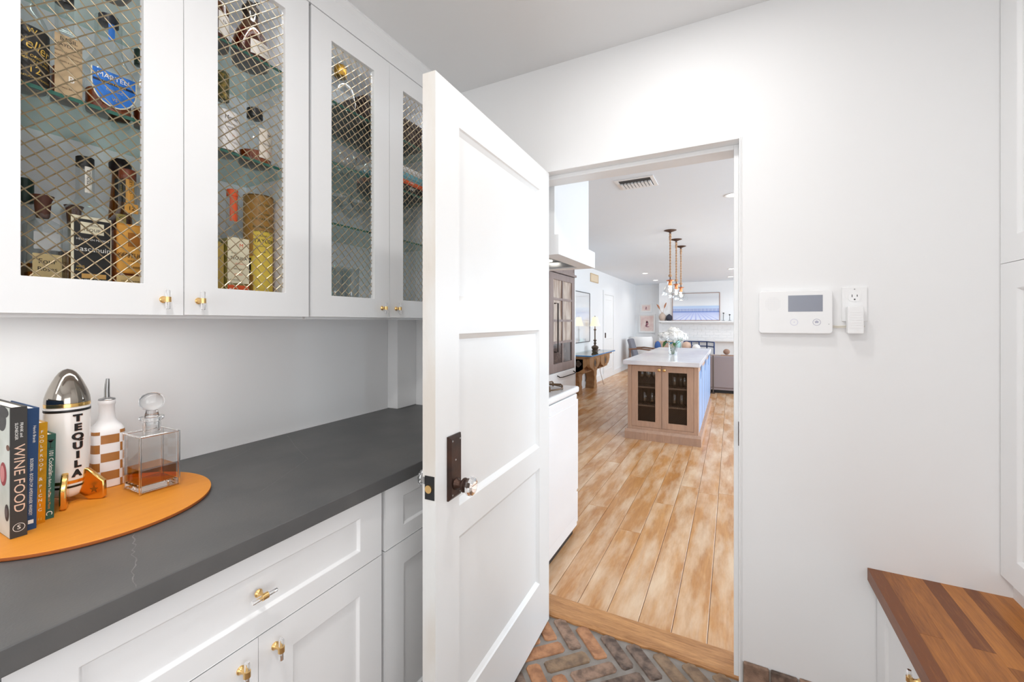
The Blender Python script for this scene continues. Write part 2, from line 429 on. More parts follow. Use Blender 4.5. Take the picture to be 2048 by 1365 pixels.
# ================================================================== STRUCTURE: pantry shell
XL, YB, ZC = -1.578, 1.787, 2.53
YK = 1.94                       # kitchen face of the dividing wall
OX0, OX1, OZ = -0.842, 0.036, 2.052     # rough opening
struct('wall_left', bx(XL - 0.12, XL, -1.92, YB, 0, ZC), M['wall'], 'white painted left pantry wall behind the grey counter')
mb = MB(); mb.box(-2.82, OX0, YB, YK, 0, ZC); mb.box(OX1, 3.2, YB, YK, 0, ZC); mb.box(OX0, OX1, YB, YK, OZ, ZC)
wall_back = struct('wall_back', mb, M['wall'], 'white plaster wall around the doorway to the kitchen')
mb = MB(); mb.box(1.30, 1.42, -1.92, -1.25, 0, ZC); mb.box(1.30, 1.42, .35, YB, 0, ZC); mb.box(1.30, 1.42, -1.25, .35, 0, .55); mb.box(1.30, 1.42, -1.25, .35, 1.95, ZC)
struct('wall_right', mb, M['wall'], 'white painted right pantry wall behind the tall cabinet')
mb = MB(); mb.box(1.34, 1.39, -1.25, -1.21, .55, 1.95); mb.box(1.34, 1.39, .31, .35, .55, 1.95); mb.box(1.34, 1.39, -1.21, .31, .55, .59); mb.box(1.34, 1.39, -1.21, .31, 1.91, 1.95); mb.box(1.34, 1.39, -.47, -.43, .59, 1.91)
struct('window_5', mb, M['trim'], 'unseen white framed side window added to light the pantry')  # unseen window, put in so low light reaches backsplash and counter
mb = MB()
mb.box(XL, -0.75, -1.92, -1.80, 0, ZC); mb.box(0.55, 1.30, -1.92, -1.80, 0, ZC); mb.box(-0.75, 0.55, -1.92, -1.80, 0, 0.85); mb.box(-0.75, 0.55, -1.92, -1.80, 2.25, ZC)
struct('wall_rear', mb, M['wall'], 'white pantry wall with an added window opening')
mb = MB(); mb.box(-0.75, -0.71, -1.90, -1.83, 0.85, 2.25); mb.box(0.51, 0.55, -1.90, -1.83, 0.85, 2.25); mb.box(-0.71, 0.51, -1.90, -1.83, 0.85, 0.89); mb.box(-0.71, 0.51, -1.90, -1.83, 2.21, 2.25); mb.box(-0.12, -0.08, -1.90, -1.83, 0.89, 2.21)
struct('window_1', mb, M['trim'], 'unseen white framed pantry window added for daylight')  # unseen window, put in to light the pantry from behind
struct('ceiling', bx(-1.70, 1.42, -1.92, 1.86, ZC, ZC + 0.1), M['ceil'], 'flat white painted pantry ceiling')
struct('ceiling', bx(-2.82, 3.32, 1.86, 13.9, ZC, ZC + 0.1), mat('ceiling_paint_bounce_cooled', rgb(234, 241, 248), 0.7, bump=0.05, bscale=20, var=0.005), 'flat white ceiling of the kitchen and living room')  # lighter, cooler copy of the ceiling paint offsets warm bounce off the floor
# box chase in the corner above the counter
struct('trim_1', bx(XL, -1.511, 1.641, YB, 0.919, 1.38), M['wall'], 'boxed pipe chase in the counter corner', bevel=0.004)
# door lining
mb = MB()
mb.box(0.025, OX1, YB - 0.001, YK + 0.001, 0, OZ); mb.box(OX0, -0.831, YB - 0.001, YK + 0.001, 0, OZ); mb.box(-0.831, 0.025, YB - 0.001, YK + 0.001, 2.046, OZ)
mb.box(0.008, 0.025, 1.835, YK - 0.01, 0, 2.046); mb.box(-0.831, -0.814, 1.835, YK - 0.01, 0, 2.046); mb.box(-0.814, 0.008, 1.835, YK - 0.01, 2.028, 2.046)
mb.box(0.025, 0.031, YB - 0.006, YB, 0, 2.052); mb.box(-0.837, 0.025, YB - 0.006, YB, 2.046, 2.052)
lining = struct('trim_2', mb, M['trim'], 'white door lining with stop around the doorway', bevel=0.0015)
mb = bx(0.0225, 0.0252, 1.796, 1.824, 0.90, 0.985)
B('strike_plate', mb, M['bronze'], lining, label='dark bronze strike plate')

# ---- pantry floor: mortar slab and herringbone bricks
floor = struct('floor', bx(XL, 1.30, -1.92, 1.83, -0.06, -0.006), M['mortar'], 'herringbone brick floor with wide grey mortar joints')
Wd, Ld, mo = 0.077, 0.205, 0.020
p0, r0 = 0.622, -1.592
def brick_mesh(Lx, Ly, seed):
    rnd = random.Random(seed)
    me = MB(); h = 0.045
    n = 4
    pts = []
    hx, hy, ch = Lx / 2, Ly / 2, 0.010
    base = [(-hx+ch, -hy), (hx-ch, -hy), (hx, -hy+ch), (hx, hy-ch), (hx-ch, hy), (-hx+ch, hy), (-hx, hy-ch), (-hx, -hy+ch)]
    base = [(a + rnd.uniform(-.0022, .0022), b + rnd.uniform(-.0022, .0022)) for a, b in base]
    top = [(a * 0.972, b * 0.93) for a, b in base]
    vs_ = [(a, b, -h) for a, b in base] + [(a, b, -0.003) for a, b in base] + [(a, b, rnd.uniform(-0.0005, 0.001)) for a, b in top]
    fs = []
    for l in (0, 1):
        for k in range(8): fs.append((l*8 + k, l*8 + (k+1) % 8, l*8 + 8 + (k+1) % 8, l*8 + 8 + k))
    fs.append(tuple(range(16, 24)))
    me.add(vs_, fs); return me
def mesh_of(mb, name, mats):
    me = bpy.data.meshes.new(name); me.from_pydata(mb.v, [], mb.f)
    for m_ in mats: me.materials.append(m_)
    me.update(); return me
brick_protos = []
for k in range(8):
    brick_protos.append(mesh_of(brick_mesh(Ld - mo, Wd - mo, k), 'brick', [M['brick'][k % 4]]))
S2 = 1 / sqrt(2)
cnt = 0
def put_brick(pc, rc, ang):
    global cnt
    q = -rc
    x = (pc - q) * S2; y = (pc + q) * S2
    if not (-0.88 < x < 0.46 and -0.55 < y < 1.80): return
    if y < 0.2 and not (-0.7 < x < 0.3): return
    rnd = random.random()
    k = 0 if rnd < .38 else 1 if rnd < .62 else 2 if rnd < .82 else 3
    if x > -0.5: k = random.choice([1, 1, 2, 3, 0])
    o = bpy.data.objects.new('brick', brick_protos[k + 4 * random.randint(0, 1)]); C.objects.link(o)
    o.location = (x, y, random.uniform(-0.0015, 0.0005)); o.rotation_euler = (0, 0, ang + random.choice([0, pi]) + random.uniform(-.012, .012)); o.parent = floor
    cnt += 1
for k in range(-45, 46):
    for j in range(-14, 15):
        pb, rb = p0 + k * Wd + j * Ld, r0 + k * Wd - j * Ld
        put_brick(pb + Ld / 2, rb + Wd / 2, pi / 4)
        put_brick(pb + Wd / 2, rb + Wd + Ld / 2, -pi / 4)
# threshold
random.seed(11)
mb = MB(); n = 26
vs_, fs = [], []
for i in range(n + 1):
    t = i / n; x = -0.83 + t * (0.028 + 0.83)
    jag = random.uniform(-0.004, 0.004)
    yn = 1.822 + 0.009 * t + jag
    vs_ += [(x, yn, -0.03), (x, yn, 0.002), (x, yn + 0.012, 0.010), (x, 1.951, 0.012), (x, 1.951, -0.03)]
for i in range(n):
    for k in range(4): fs.append((i*5 + k, (i+1)*5 + k, (i+1)*5 + k + 1, i*5 + k + 1))
fs += [(0, 1, 2, 3, 4), tuple(n*5 + k for k in (4, 3, 2, 1, 0))]
mb.add(vs_, fs)
struct('trim_3', mb, M['threshold'], 'worn oak threshold board between brick and plank floor')
# brick base tiles along the back wall, right of the doorway
xx = 0.040
k = 0
bb = bpy.data.objects.new('baseboard_back', None); C.objects.link(bb); bb.location = (0.04, YB, 0); tag(bb, 'brown brick baseboard along the white wall beside the doorway', None, None, 'structure')
bw = 0.086
while xx < 0.70:
    x1 = min(xx + bw, 0.72)
    o = B('brick', bx(xx, x1 - 0.006, YB - 0.014, YB, 0.0, 0.110 + random.uniform(-.003, .003)), M['brick'][1 if k % 2 == 0 else 2], bb, bevel=0.004)
    xx += bw; k += 1
B('mortar_bed', bx(0.037, 0.72, YB - 0.008, YB, 0, 0.104), M['mortar'], bb)

# ---- kitchen and living room shell
kfloor = struct('floor', bx(-2.82, 3.2, 1.94, 13.9, -0.06, -0.012), M['cabdark'], 'worn honey oak plank floor of the kitchen')
struct('wall_left', bx(-2.82, -2.70, YK, 13.8, 0, ZC), M['wall'], 'white left wall of the kitchen and living room')
struct('wall_far', bx(-2.82, 3.2, 13.70, 13.82, 0, ZC), M['wall'], 'white far wall of the living room')
mb = MB()
wy = [(3.2, 5.2), (6.4, 8.4), (9.8, 11.8)]
yy = YK
for a, b_ in wy:
    mb.box(3.2, 3.32, yy, a, 0, ZC); mb.box(3.2, 3.32, a, b_, 0, 0.65); mb.box(3.2, 3.32, a, b_, 2.25, ZC); yy = b_
mb.box(3.2, 3.32, yy, 13.82, 0, ZC)
struct('wall_right', mb, M['wall'], 'white right wall of the living room with window openings')
for i, (a, b_) in enumerate(wy):
    m2 = MB(); m2.box(3.22, 3.28, a, a + 0.05, 0.65, 2.25); m2.box(3.22, 3.28, b_ - 0.05, b_, 0.65, 2.25); m2.box(3.22, 3.28, a, b_, 0.65, 0.70); m2.box(3.22, 3.28, a, b_, 2.2, 2.25); m2.box(3.22, 3.28, (a+b_)/2 - .02, (a+b_)/2 + .02, 0.7, 2.2)
    struct('window_%d' % (i + 2), m2, M['trim'], 'white framed window in the living room wall')
# planks
random.seed(5)
pw = 0.1428
xs0 = -0.8062
j0 = int((-2.70 - xs0) / pw) - 1
for j in range(j0, 21):
    x0 = xs0 + j * pw; x1 = x0 + pw
    x0c, x1c = max(x0, -2.70), min(x1, 2.2)
    if x1c - x0c < 0.02: continue
    y = 1.951; first = True
    while y < 13.7:
        ln = random.uniform(1.6, 3.4)
        if first: ln = random.uniform(0.5, 2.6); first = False
        y1 = min(y + ln, 13.70)
        if 13.70 - y1 < 0.5: y1 = 13.70
        g = 0.0011
        c = 0.0022
        m_ = MB()
        a0, a1, b0, b1 = x0c + g, x1c - g, y + g, y1 - g
        z = random.uniform(-0.0008, 0.0004)
        m_.add([(a0, b0, -0.014), (a1, b0, -0.014), (a1, b1, -0.014), (a0, b1, -0.014),
                (a0, b0, z - 0.0015), (a1, b0, z - 0.0015), (a1, b1, z - 0.0015), (a0, b1, z - 0.0015),
                (a0 + c, b0 + c, z), (a1 - c, b0 + c, z), (a1 - c, b1 - c, z), (a0 + c, b1 - c, z)],
               [(0,1,5,4),(1,2,6,5),(2,3,7,6),(3,0,4,7),(4,5,9,8),(5,6,10,9),(6,7,11,10),(7,4,8,11),(8,9,10,11)])
        B('plank', m_, M['floor'], kfloor)
        y = y1
# white baseboards
struct('baseboard_left', bx(-2.70, -2.685, 5.9, 13.7, 0, 0.13), M['trim'], 'white baseboard along the living room wall')
struct('baseboard_far', bx(-2.685, -1.95, 13.685, 13.70, 0, 0.13), M['trim'], 'white baseboard under the framed prints')

# ================================================================== pantry door (open)
Hx, Hy, Ox, Oy = -0.737, 1.784, -0.704, 0.910
DL = sqrt((Ox-Hx)**2 + (Oy-Hy)**2)
ea = ((Ox-Hx)/DL, (Oy-Hy)/DL); en = (-ea[1], ea[0])
def dmap(a, b, d): return (Hx + ea[0]*a + en[0]*d, Hy + ea[1]*a + en[1]*d, b)
DT = 0.042
def panel_leaf(fn, L, z0, z1, ac, bc, panels, th, dep, sl):
    mb = MB()
    A = [0] + ac + [L]; Bz = [z0] + bc + [z1]
    for side in (0, 1):
        d0 = 0.0 if side == 0 else -th; sg = -1 if side == 0 else 1
        for i in range(len(A) - 1):
            for j in range(len(Bz) - 1):
                a0, a1, b0, b1 = A[i], A[i+1], Bz[j], Bz[j+1]
                o = [(a0,b0),(a1,b0),(a1,b1),(a0,b1)]
                if (i, j) in panels:
                    q1 = [(a0+sl*.25,b0+sl*.25),(a1-sl*.25,b0+sl*.25),(a1-sl*.25,b1-sl*.25),(a0+sl*.25,b1-sl*.25)]
                    q2 = [(a0+sl,b0+sl),(a1-sl,b0+sl),(a1-sl,b1-sl),(a0+sl,b1-sl)]
                    vs_ = [fn(p, q, d0) for p, q in o] + [fn(p, q, d0 + sg*dep*.35) for p, q in q1] + [fn(p, q, d0 + sg*dep) for p, q in q2]
                    fs = []
                    for l in (0, 4):
                        for k in range(4): fs.append((l+k, l+(k+1) % 4, l+4+(k+1) % 4, l+4+k))
                    fs.append((8, 9, 10, 11))
                    mb.add(vs_, fs)
                else:
                    mb.add([fn(p, q, d0) for p, q in o], [(0,1,2,3)])
    c = [(0,z0),(L,z0),(L,z1),(0,z1)]
    for k in (0, 2, 3):
        p, q = c[k], c[(k+1) % 4]
        mb.add([fn(p[0],p[1],0), fn(q[0],q[1],0), fn(q[0],q[1],-th), fn(p[0],p[1],-th)], [(0,1,2,3)])
    return mb
door = struct('door_1', panel_leaf(dmap, DL, 0.012, 2.040, [0.115, DL-0.118], [0.235, 0.735, 0.825, 1.33, 1.425, 1.935], {(1,1),(1,3),(1,5)}, DT, 0.012, 0.017), M['door'], 'white three-panel pantry door standing open')
mb = MB(); mb.add([dmap(DL, 0.012, 0), dmap(DL, 2.04, 0), dmap(DL, 2.04, -DT), dmap(DL, 0.012, -DT)], [(0,1,2,3)])
B('door_edge', mb, M['dooredge'], door, label='scuffed white edge of the door')
for sd in (1, -1):
    def km(a, b, d, sd=sd): return dmap(a, b, d if sd == 1 else -DT - d)
    a0, a1, z0, z1 = DL-0.118+.0, DL-0.053, 0.862, 1.042
    a0, a1 = DL - 0.119, DL - 0.054
    mb = MB(); s_ = 0.008
    lo = [[(a0,z0,0),(a1,z0,0),(a1,z1,0),(a0,z1,0)], [(a0,z0,.005),(a1,z0,.005),(a1,z1,.005),(a0,z1,.005)], [(a0+s_,z0+s_,.011),(a1-s_,z0+s_,.011),(a1-s_,z1-s_,.011),(a0+s_,z1-s_,.011)]]
    mb.add([km(*p) for l in lo for p in l], [(l+k, l+(k+1)%4, l+4+(k+1)%4, l+4+k) for l in (0,4) for k in range(4)] + [(8,9,10,11)])
    pl = B('lock_plate', mb, M['bronze'], door, label='dark bronze lock plate')
    O_ = Vector(km(0,0,0)); va = Vector(km(1,0,0))-O_; vb = Vector(km(0,1,0))-O_; vd = Vector(km(0,0,1))-O_
    def klathe(ac_, zc, prof, n, ph=0):
        P = Vector(km(ac_, zc, 0)); m_ = MB(); vs_, fs = [], []
        for (r, d) in prof:
            for k in range(n):
                t = 2*pi*k/n + ph; vs_.append(P + va*(r*cos(t)) + vb*(r*sin(t)) + vd*d)
        for i in range(len(prof)-1):
            for k in range(n): fs.append((i*n+k, i*n+(k+1)%n, (i+1)*n+(k+1)%n, (i+1)*n+k))
        fs.append(tuple(range(n-1,-1,-1))); fs.append(tuple((len(prof)-1)*n+k for k in range(n)))
        return m_.add(vs_, fs)
    ka, kz = (a0+a1)/2, 0.903
    m_ = MB()
    for (sa, sz) in ((a0+.013, z1-.014), (a1-.013, z1-.014), (a0+.013, z0+.014), (a1-.013, z0+.014), (ka+.004, .972)):
        q = klathe(sa, sz, [(.0028,.010),(.0026,.0118),(.0012,.0122)], 10); m_.add(q.v, q.f)
    B('screw', m_, M['steel'], pl, label='small steel screws')
    B('knob_shank', klathe(ka, kz, [(.017,.009),(.017,.013),(.013,.017),(.011,.028),(.0115,.034)], 20), M['bronze'], pl, smooth=True, label='dark bronze knob shank')
    B('knob_ring', klathe(ka, kz, [(.012,.033),(.0195,.0345),(.0205,.037),(.0195,.0405),(.013,.042)], 24), M['bronze'], pl, smooth=True, label='dark bronze ring of the knob')
    B('knob', klathe(ka, kz, [(.012,.0425),(.019,.046),(.0265,.054),(.0268,.060),(.0235,.067),(.015,.0705)], 12, .2), M['crystal'], pl, label='faceted clear glass knob')
mb = MB(); e0, e1 = 0.884, 0.948
mb.add([dmap(DL+d, z, w_) for d in (0.0, 0.0012) for (z, w_) in ((e0,-.003),(e1,-.003),(e1,-.034),(e0,-.034))], [(4,5,6,7),(0,1,5,4),(1,2,6,5),(2,3,7,6),(3,0,4,7)])
lp = B('latch_plate', mb, M['black'], door, label='black latch plate on the door edge')
mb = MB(); vs_ = []
for d in (0.001, 0.0045):
    for k in range(16):
        t = 2*pi*k/16; vs_.append(dmap(DL+d, 0.913 + .011*sin(t), -.021 + .0105*cos(t)))
mb.add(vs_, [tuple(range(16,32))] + [(k,(k+1)%16,16+(k+1)%16,16+k) for k in range(16)])
B('latch_bolt', mb, M['brass'], lp, label='round brass latch bolt')
mb = MB(); mb.add([dmap(DL+d, z, w_) for d in (0.001, 0.003) for (z, w_) in ((.925,-.0335),(.944,-.0335),(.944,-.039),(.925,-.039))], [(4,5,6,7),(0,1,5,4),(1,2,6,5),(2,3,7,6),(3,0,4,7)])
B('latch_lip', mb, M['steel'], lp, label='bright latch lip')
# ================================================================== upper cabinets
XF = -1.25
SHA = [1.86, 2.175]; SHB = [1.7275, 1.949, 2.173]
def upper(label, y0, y1, ym, shelves, k0, k1):
    t = thing('upper_cabinet', label, 'cabinet', ((XF + XL)/2, (y0+y1)/2, 1.374), 0, None)
    mb = MB(); xb = -1.271
    mb.box(XL, XL+.012, y0, y1, 1.387, 2.43); mb.box(XL+.012, xb, y0, y0+.018, 1.387, 2.43); mb.box(XL+.012, xb, y1-.018, y1, 1.387, 2.43)
    mb.box(XL+.012, xb, y0+.018, y1-.018, 1.387, 1.405); mb.box(XL+.012, xb, y0+.018, y1-.018, 2.41, 2.43)
    B('carcass', mb, M['cabin'], t)
    B('light_rail', bx(-1.30, -1.28, y0, y1, 1.374, 1.387), M['cab'], t)
    B('fascia', bx(XF-.018, XF+.001, y0-.005, y1+.005, 2.434, ZC), M['cab'], t)
    mb = MB(); mb.prism([(XF, 2.505), (XF+.016, 2.522), (XF+.016, ZC), (XF, ZC)], lambda a, b, d: (a, d, b), y0-.005, y1+.005)
    B('crown_molding', mb, M['cab'], t)
    for z in shelves:
        s = B('glass_shelf', bx(XL+.013, -1.2905, y0+.019, y1-.019, z-.008, z), M['shelf'], t, label='clear glass shelf with green edge')
        B('shelf_edge', bx(-1.2905, -1.2885, y0+.019, y1-.019, z-.008, z), M['shelfedge'], s, label='green polished shelf edge')
    B('added_light_bar', bx(-1.300, -1.280, y0+.03, y1-.03, 2.400, 2.4095), emit('added_cabinet_diffuser', rgb(255, 252, 246), .8), t, label='slim lit bar added at the cabinet top to brighten the inside')  # added lit bar, brightens bottles and shelves from above
    l = bpy.data.lights.new('bar', 'AREA'); l.shape = 'RECTANGLE'; l.size = y1-y0-.08; l.size_y = .015; l.energy = .55; l.color = (.96, .98, 1)
    o = bpy.data.objects.new('added_cabinet_glow', l); C.objects.link(o); o.location = (-1.290, (y0+y1)/2, 2.398); o.rotation_euler = (0, radians(20), pi/2); o.rotation_euler = (radians(-12), 0, pi/2)
    fn = mapx(XF, 1)
    for (a, b_, ka) in ((y0, ym-.0015, k0), (ym+.0015, y1, k1)):
        d = B('door', shaker(fn, a, b_, 1.383, 2.430, .081, .074, .02, hole=True), M['cab'], t, bevel=.0012, label='white cabinet door with a wire mesh opening')
        wire_panel(XF-.013, a+.079, b_-.079, 1.455, 2.358, .0215, .00135, M['wire'], d)
        t_knob(d, fn, ka, 1.420, True)
    return t
upper('white upper cabinet with wire mesh doors showing bottles', .2135, .936, .5745, SHA, .531, .609)
upper('white upper cabinet with wire mesh doors showing glassware and boxes', .9474, 1.676, 1.311, SHB, 1.270, 1.350)
struct('trim_4', bx(XL, XF-.004, 1.6785, YB-.001, 1.387, ZC-.001), M['cab'], 'white filler panel between the upper cabinet and the back wall')

t = thing('under_cabinet_added_light', 'slim bar under the bottle cabinet with added light', 'light', (-1.36, .36, 1.37))  # strip fixture whose glow is added to brighten backsplash and counter
B('housing', bx(-1.372, -1.345, -.05, .70, 1.3790, 1.3868), M['plastic'], t)
B('diffuser', bx(-1.370, -1.347, -.048, .698, 1.3780, 1.3790), emit('added_lit_diffuser', rgb(255, 252, 246), 1.5), t)
l = bpy.data.lights.new('bar', 'AREA'); l.shape = 'RECTANGLE'; l.size = .74; l.size_y = .02; l.energy = .95; l.color = (1, .985, .96)
o = bpy.data.objects.new('added_bar_glow', l); C.objects.link(o); o.location = (-1.3585, .325, 1.3772); o.rotation_euler = (0, 0, pi/2)
# ================================================================== base cabinets + counter
XB = -0.90
def base(label, y0, y1, ym, left_drawer=True):
    t = thing('base_cabinet', label, 'cabinet', (-1.2, (y0+y1)/2, 0))
    mb = MB(); mb.box(XL+.003, XB-.021, y0, y1, .10, .879)
    B('carcass', mb, M['cab'], t)
    B('toe_kick', bx(XL+.003, -.97, y0, y1, 0, .10), M['cab'], t)
    fn = mapx(XB, 1)
    d = B('drawer', shaker(fn, y0+.001, y1-.001, .692, .872, .078, .045, .02), M['cab'], t, bevel=.0012)
    yc = (y0+y1)/2
    t_knob(d, fn, yc, .783, False, .054)
    for a, b_, ka in ((y0+.001, ym-.0015, ym-.037), (ym+.0015, y1-.001, ym+.037)):
        d = B('door', shaker(fn, a, b_, .115, .688, .080, .072, .02), M['cab'], t, bevel=.0012)
        t_knob(d, fn, ka, .645, True)
    return t
base('white base cabinet with one wide drawer over two doors', .194, .912, .553)
base('white base cabinet half hidden behind the open pantry door', .926, 1.74, 1.333)
base('white base cabinet under the counter end with the books', -.53, .190, -.17)
ct = thing('countertop', 'dark grey stone countertop along the left wall', 'countertop', (-1.23, .6, .879))
B('slab', bx(XL+.001, -.88, -.55, YB, .8795, .919), M['counter'], ct, bevel=.002)
random.seed(3)
def vein(path, wmin, wmax, jit, n):
    pts = []
    for k in range(n+1):
        q = k/n*(len(path)-1); a = min(int(q), len(path)-2); f = q-a
        pts.append((path[a][0] + (path[a+1][0]-path[a][0])*f + random.uniform(-jit, jit), path[a][1] + (path[a+1][1]-path[a][1])*f + random.uniform(-jit, jit)))
    vs_, fs = [], []
    for k in range(n+1):
        a, b = Vector(pts[max(k-1,0)]), Vector(pts[min(k+1,n)]); d = (b-a).normalized(); w_ = random.uniform(wmin, wmax)
        x, y = pts[k]; vs_ += [(x+d.y*w_, y-d.x*w_, .9193), (x-d.y*w_, y+d.x*w_, .9193)]
    for k in range(n): fs.append((2*k, 2*k+2, 2*k+3, 2*k+1))
    B('vein', MB().add(vs_, fs), M['vein'], ct, label='thin pale vein in the stone')
vein([(-1.14, .432), (-.885, .334)], .0003, .0012, .004, 25)
vein([(-1.4165, 0.6941), (-1.4256, 0.7548), (-1.459, 0.8267), (-1.5001, 0.8993)], .0003, .0007, .001, 14)
vein([(-1.0944, 0.6769), (-1.1347, 0.7545), (-1.1739, 0.8249), (-1.2144, 0.9023)], .0003, .0006, .001, 14)
vein([(-1.5414, 1.062), (-1.3733, 0.9786), (-1.2862, 0.9405), (-1.2145, 0.9078)], .0003, .0007, .001, 10)

# ================================================================== right side: bench and tall cabinet
t = thing('storage_bench', 'low white bench cabinet with an oiled wood block top', 'bench', (.57, .7, 0))
B('carcass', bx(.445, 1.297, -.6, YB, .08, .509), M['cab'], t)
B('toe_kick', bx(.49, 1.297, -.6, YB, 0, .08), M['cab'], t)
fn = mapx(.424, -1)
for (a, b_) in ((1.384, 1.783), (.985, 1.381), (.586, .982), (.187, .583), (-.212, .184)):
    d = B('door', shaker(fn, a, b_, .10, .503, .080, .072, .02), M['cab'], t, bevel=.0012)
    t_knob(d, fn, a + .036, .455, True)
random.seed(21)
xs = [.400]
while xs[-1] < .70: xs.append(xs[-1] + random.choice([.028, .036, .042, .05]))
xs[-1] = .737
for i in range(len(xs)-1):
    y = -.6
    cuts = [y]
    while cuts[-1] < YB - .35: cuts.append(cuts[-1] + random.uniform(.45, .95))
    if YB - cuts[-1] < .25: cuts[-1] = YB
    else: cuts.append(YB)
    for j in range(len(cuts)-1):
        B('stave', bx(xs[i]+.0001, xs[i+1]-.0001, cuts[j]+.0001, cuts[j+1]-.0001, .509, .549 + random.uniform(0, .0002)), M['butcher'], t)
B('block_back', bx(.737, 1.297, -.6, YB, .509, .5485), M['butcher'], t)
t = thing('tall_cabinet', 'tall white cabinet standing on the wood block bench', 'cabinet', (1.0, 1.1, .549))
B('base_panel', bx(.737, 1.297, .58, YB, .549, .616), M['cab'], t)
B('carcass', bx(.731, 1.297, .58, YB, .614, ZC), M['cab'], t)
fn = mapx(.710, -1)
for (a, b_) in ((1.385, 1.784), (.983, 1.382), (.581, .980)):
    B('door', shaker(fn, a, b_, .614, 1.5345, .080, .074, .02, .009, .007), M['cab'], t, bevel=.0012)
    B('door', shaker(fn, a, b_, 1.538, ZC-.002, .080, .074, .02, .009, .007), M['cab'], t, bevel=.0012)

# ================================================================== alarm panel and outlet on the back wall
def rrect(a0, a1, b0, b1, r, n=6):
    P = []
    for (cx, cy, s0) in ((a1-r, b0+r, -pi/2), (a1-r, b1-r, 0), (a0+r, b1-r, pi/2), (a0+r, b0+r, pi)):
        for k in range(n+1):
            t = s0 + (pi/2)*k/n; P.append((cx + r*cos(t), cy + r*sin(t)))
    return P
WY = lambda a, b, d: (a, YB - d, b)
t = thing('alarm_panel', 'white wall alarm panel with a blank grey screen', 'alarm panel', (.195, YB, 1.323))
B('housing', MB().prism(rrect(.088, .304, 1.3235, 1.4745, .011), WY, 0.0, .021), M['plastic'], t, bevel=.003, seg=3, smooth=True)
B('screen', MB().prism([(.1768,1.4003),(.276,1.4003),(.276,1.457),(.1768,1.457)], WY, .0205, .0216), M['screen'], t, label='blank blue-grey screen')
mb = MB()
for i in range(-7, 8):
    for j in range(-7, 8):
        a, b_ = i*.0036, j*.0036
        if a*a + b_*b_ < .0245**2:
            mb.prism([(.131+a+.0009*cos(k*pi/3), 1.4285+b_+.0009*sin(k*pi/3)) for k in range(6)], WY, .0208, .0213)
B('speaker_dots', mb, mat('speaker_grey', rgb(222, 222, 223), .6), t, label='round field of speaker holes')
mb = MB(); grey = mat('button_grey', rgb(176, 176, 192), .4)
def ringxz(mb, cx, cz, r, w_, d0, d1, n=28):
    vs_, fs = [], []
    for rr_, d in ((r, d0), (r, d1), (r-w_, d1), (r-w_, d0)):
        for k in range(n):
            th = 2*pi*k/n; vs_.append(WY(cx + rr_*cos(th), cz + rr_*sin(th), d))
    for l in range(3):
        for k in range(n): fs.append((l*n+k, l*n+(k+1)%n, (l+1)*n+(k+1)%n, (l+1)*n+k))
    mb.add(vs_, fs)
ringxz(mb, .1945, 1.3635, .0115, .0012, .0205, .0216); B('button', mb, mat('button_pale', rgb(206, 206, 226), .4), t, label='faint round button with a plus')
mb = MB(); mb.prism([(.192,1.3632),(.197,1.3632),(.197,1.3640),(.192,1.3640)], WY, .0205, .0214); mb.prism([(.1941,1.361),(.1949,1.361),(.1949,1.366),(.1941,1.366)], WY, .0205, .0214)
B('button_mark', mb, mat('button_mark', rgb(206, 206, 226), .4), t)
mb = MB(); ringxz(mb, .2592, 1.3635, .0115, .0014, .0205, .0216); B('button', mb, grey, t, label='grey ringed home button')
mb = MB(); mb.prism([(.2545,1.3605),(.2639,1.3605),(.2639,1.3645),(.2665,1.3645),(.2592,1.3695),(.2519,1.3645),(.2545,1.3645)], WY, .0205, .0214); B('button_mark', mb, grey, t)
B('indicator', MB().prism([(.293+.001*cos(k*pi/4), 1.357+.001*sin(k*pi/4)) for k in range(8)], WY, .0205, .0216), M['black'], t)
t = thing('wall_outlet', 'white duplex wall outlet beside the alarm panel', 'outlet', (.365, YB, 1.36))
B('cover_plate', MB().prism(rrect(.331, .399, 1.366, 1.482, .003), WY, 0, .006), M['plastic'], t, bevel=.002)
for zc in (1.4475, 1.4005):
    r = B('receptacle', MB().prism(rrect(.3485, .3815, zc-.0145, zc+.0145, .010), WY, .004, .0075), M['plastic'], t)
    if zc > 1.42:
        mb = MB(); mb.prism([(.3572,zc),(.3592,zc),(.3592,zc+.0085),(.3572,zc+.0085)], WY, .007, .0078); mb.prism([(.3708,zc+.001),(.3728,zc+.001),(.3728,zc+.008),(.3708,zc+.008)], WY, .007, .0078)
        mb.prism([(.365+.0024*cos(k*pi/5), zc-.0075+.0024*sin(k*pi/5)) for k in range(10)], WY, .007, .0078)
        B('slot', mb, M['black'], r, label='dark plug slots')
B('screw', MB().prism([(.365+.002*cos(k*pi/5), 1.474+.002*sin(k*pi/5)) for k in range(10)], WY, .005, .0067), M['steel'], t)
t = thing('plug_adapter', 'white power adapter plugged into the lower socket', 'plug', (.3625, YB-.01, 1.326))
B('body', MB().prism(rrect(.3415, .3835, 1.3255, 1.416, .004), WY, .0085, .036), M['plastic'], t, bevel=.002)
mb = MB()
for i in range(7): mb.prism([(.346,1.345+i*.0085),(.379,1.345+i*.0085),(.379,1.3465+i*.0085),(.346,1.3465+i*.0085)], WY, .0355, .0366)
B('rib', mb, M['plastic'], t)
ivory = mat('ivory_cord', rgb(226, 220, 206), .5)
for pts_ in ([(.303, YB-.008, 1.351),(.32, YB-.006, 1.350),(.345, YB-.006, 1.351)], [(.303, YB-.008, 1.347),(.32, YB-.005, 1.3455),(.345, YB-.006, 1.3465)], [(.380, YB-.006, 1.351),(.392, YB-.005, 1.350)]):
    B('cord', MB().tube(pts_, .0016, 8), ivory, t, label='thin ivory power cord')
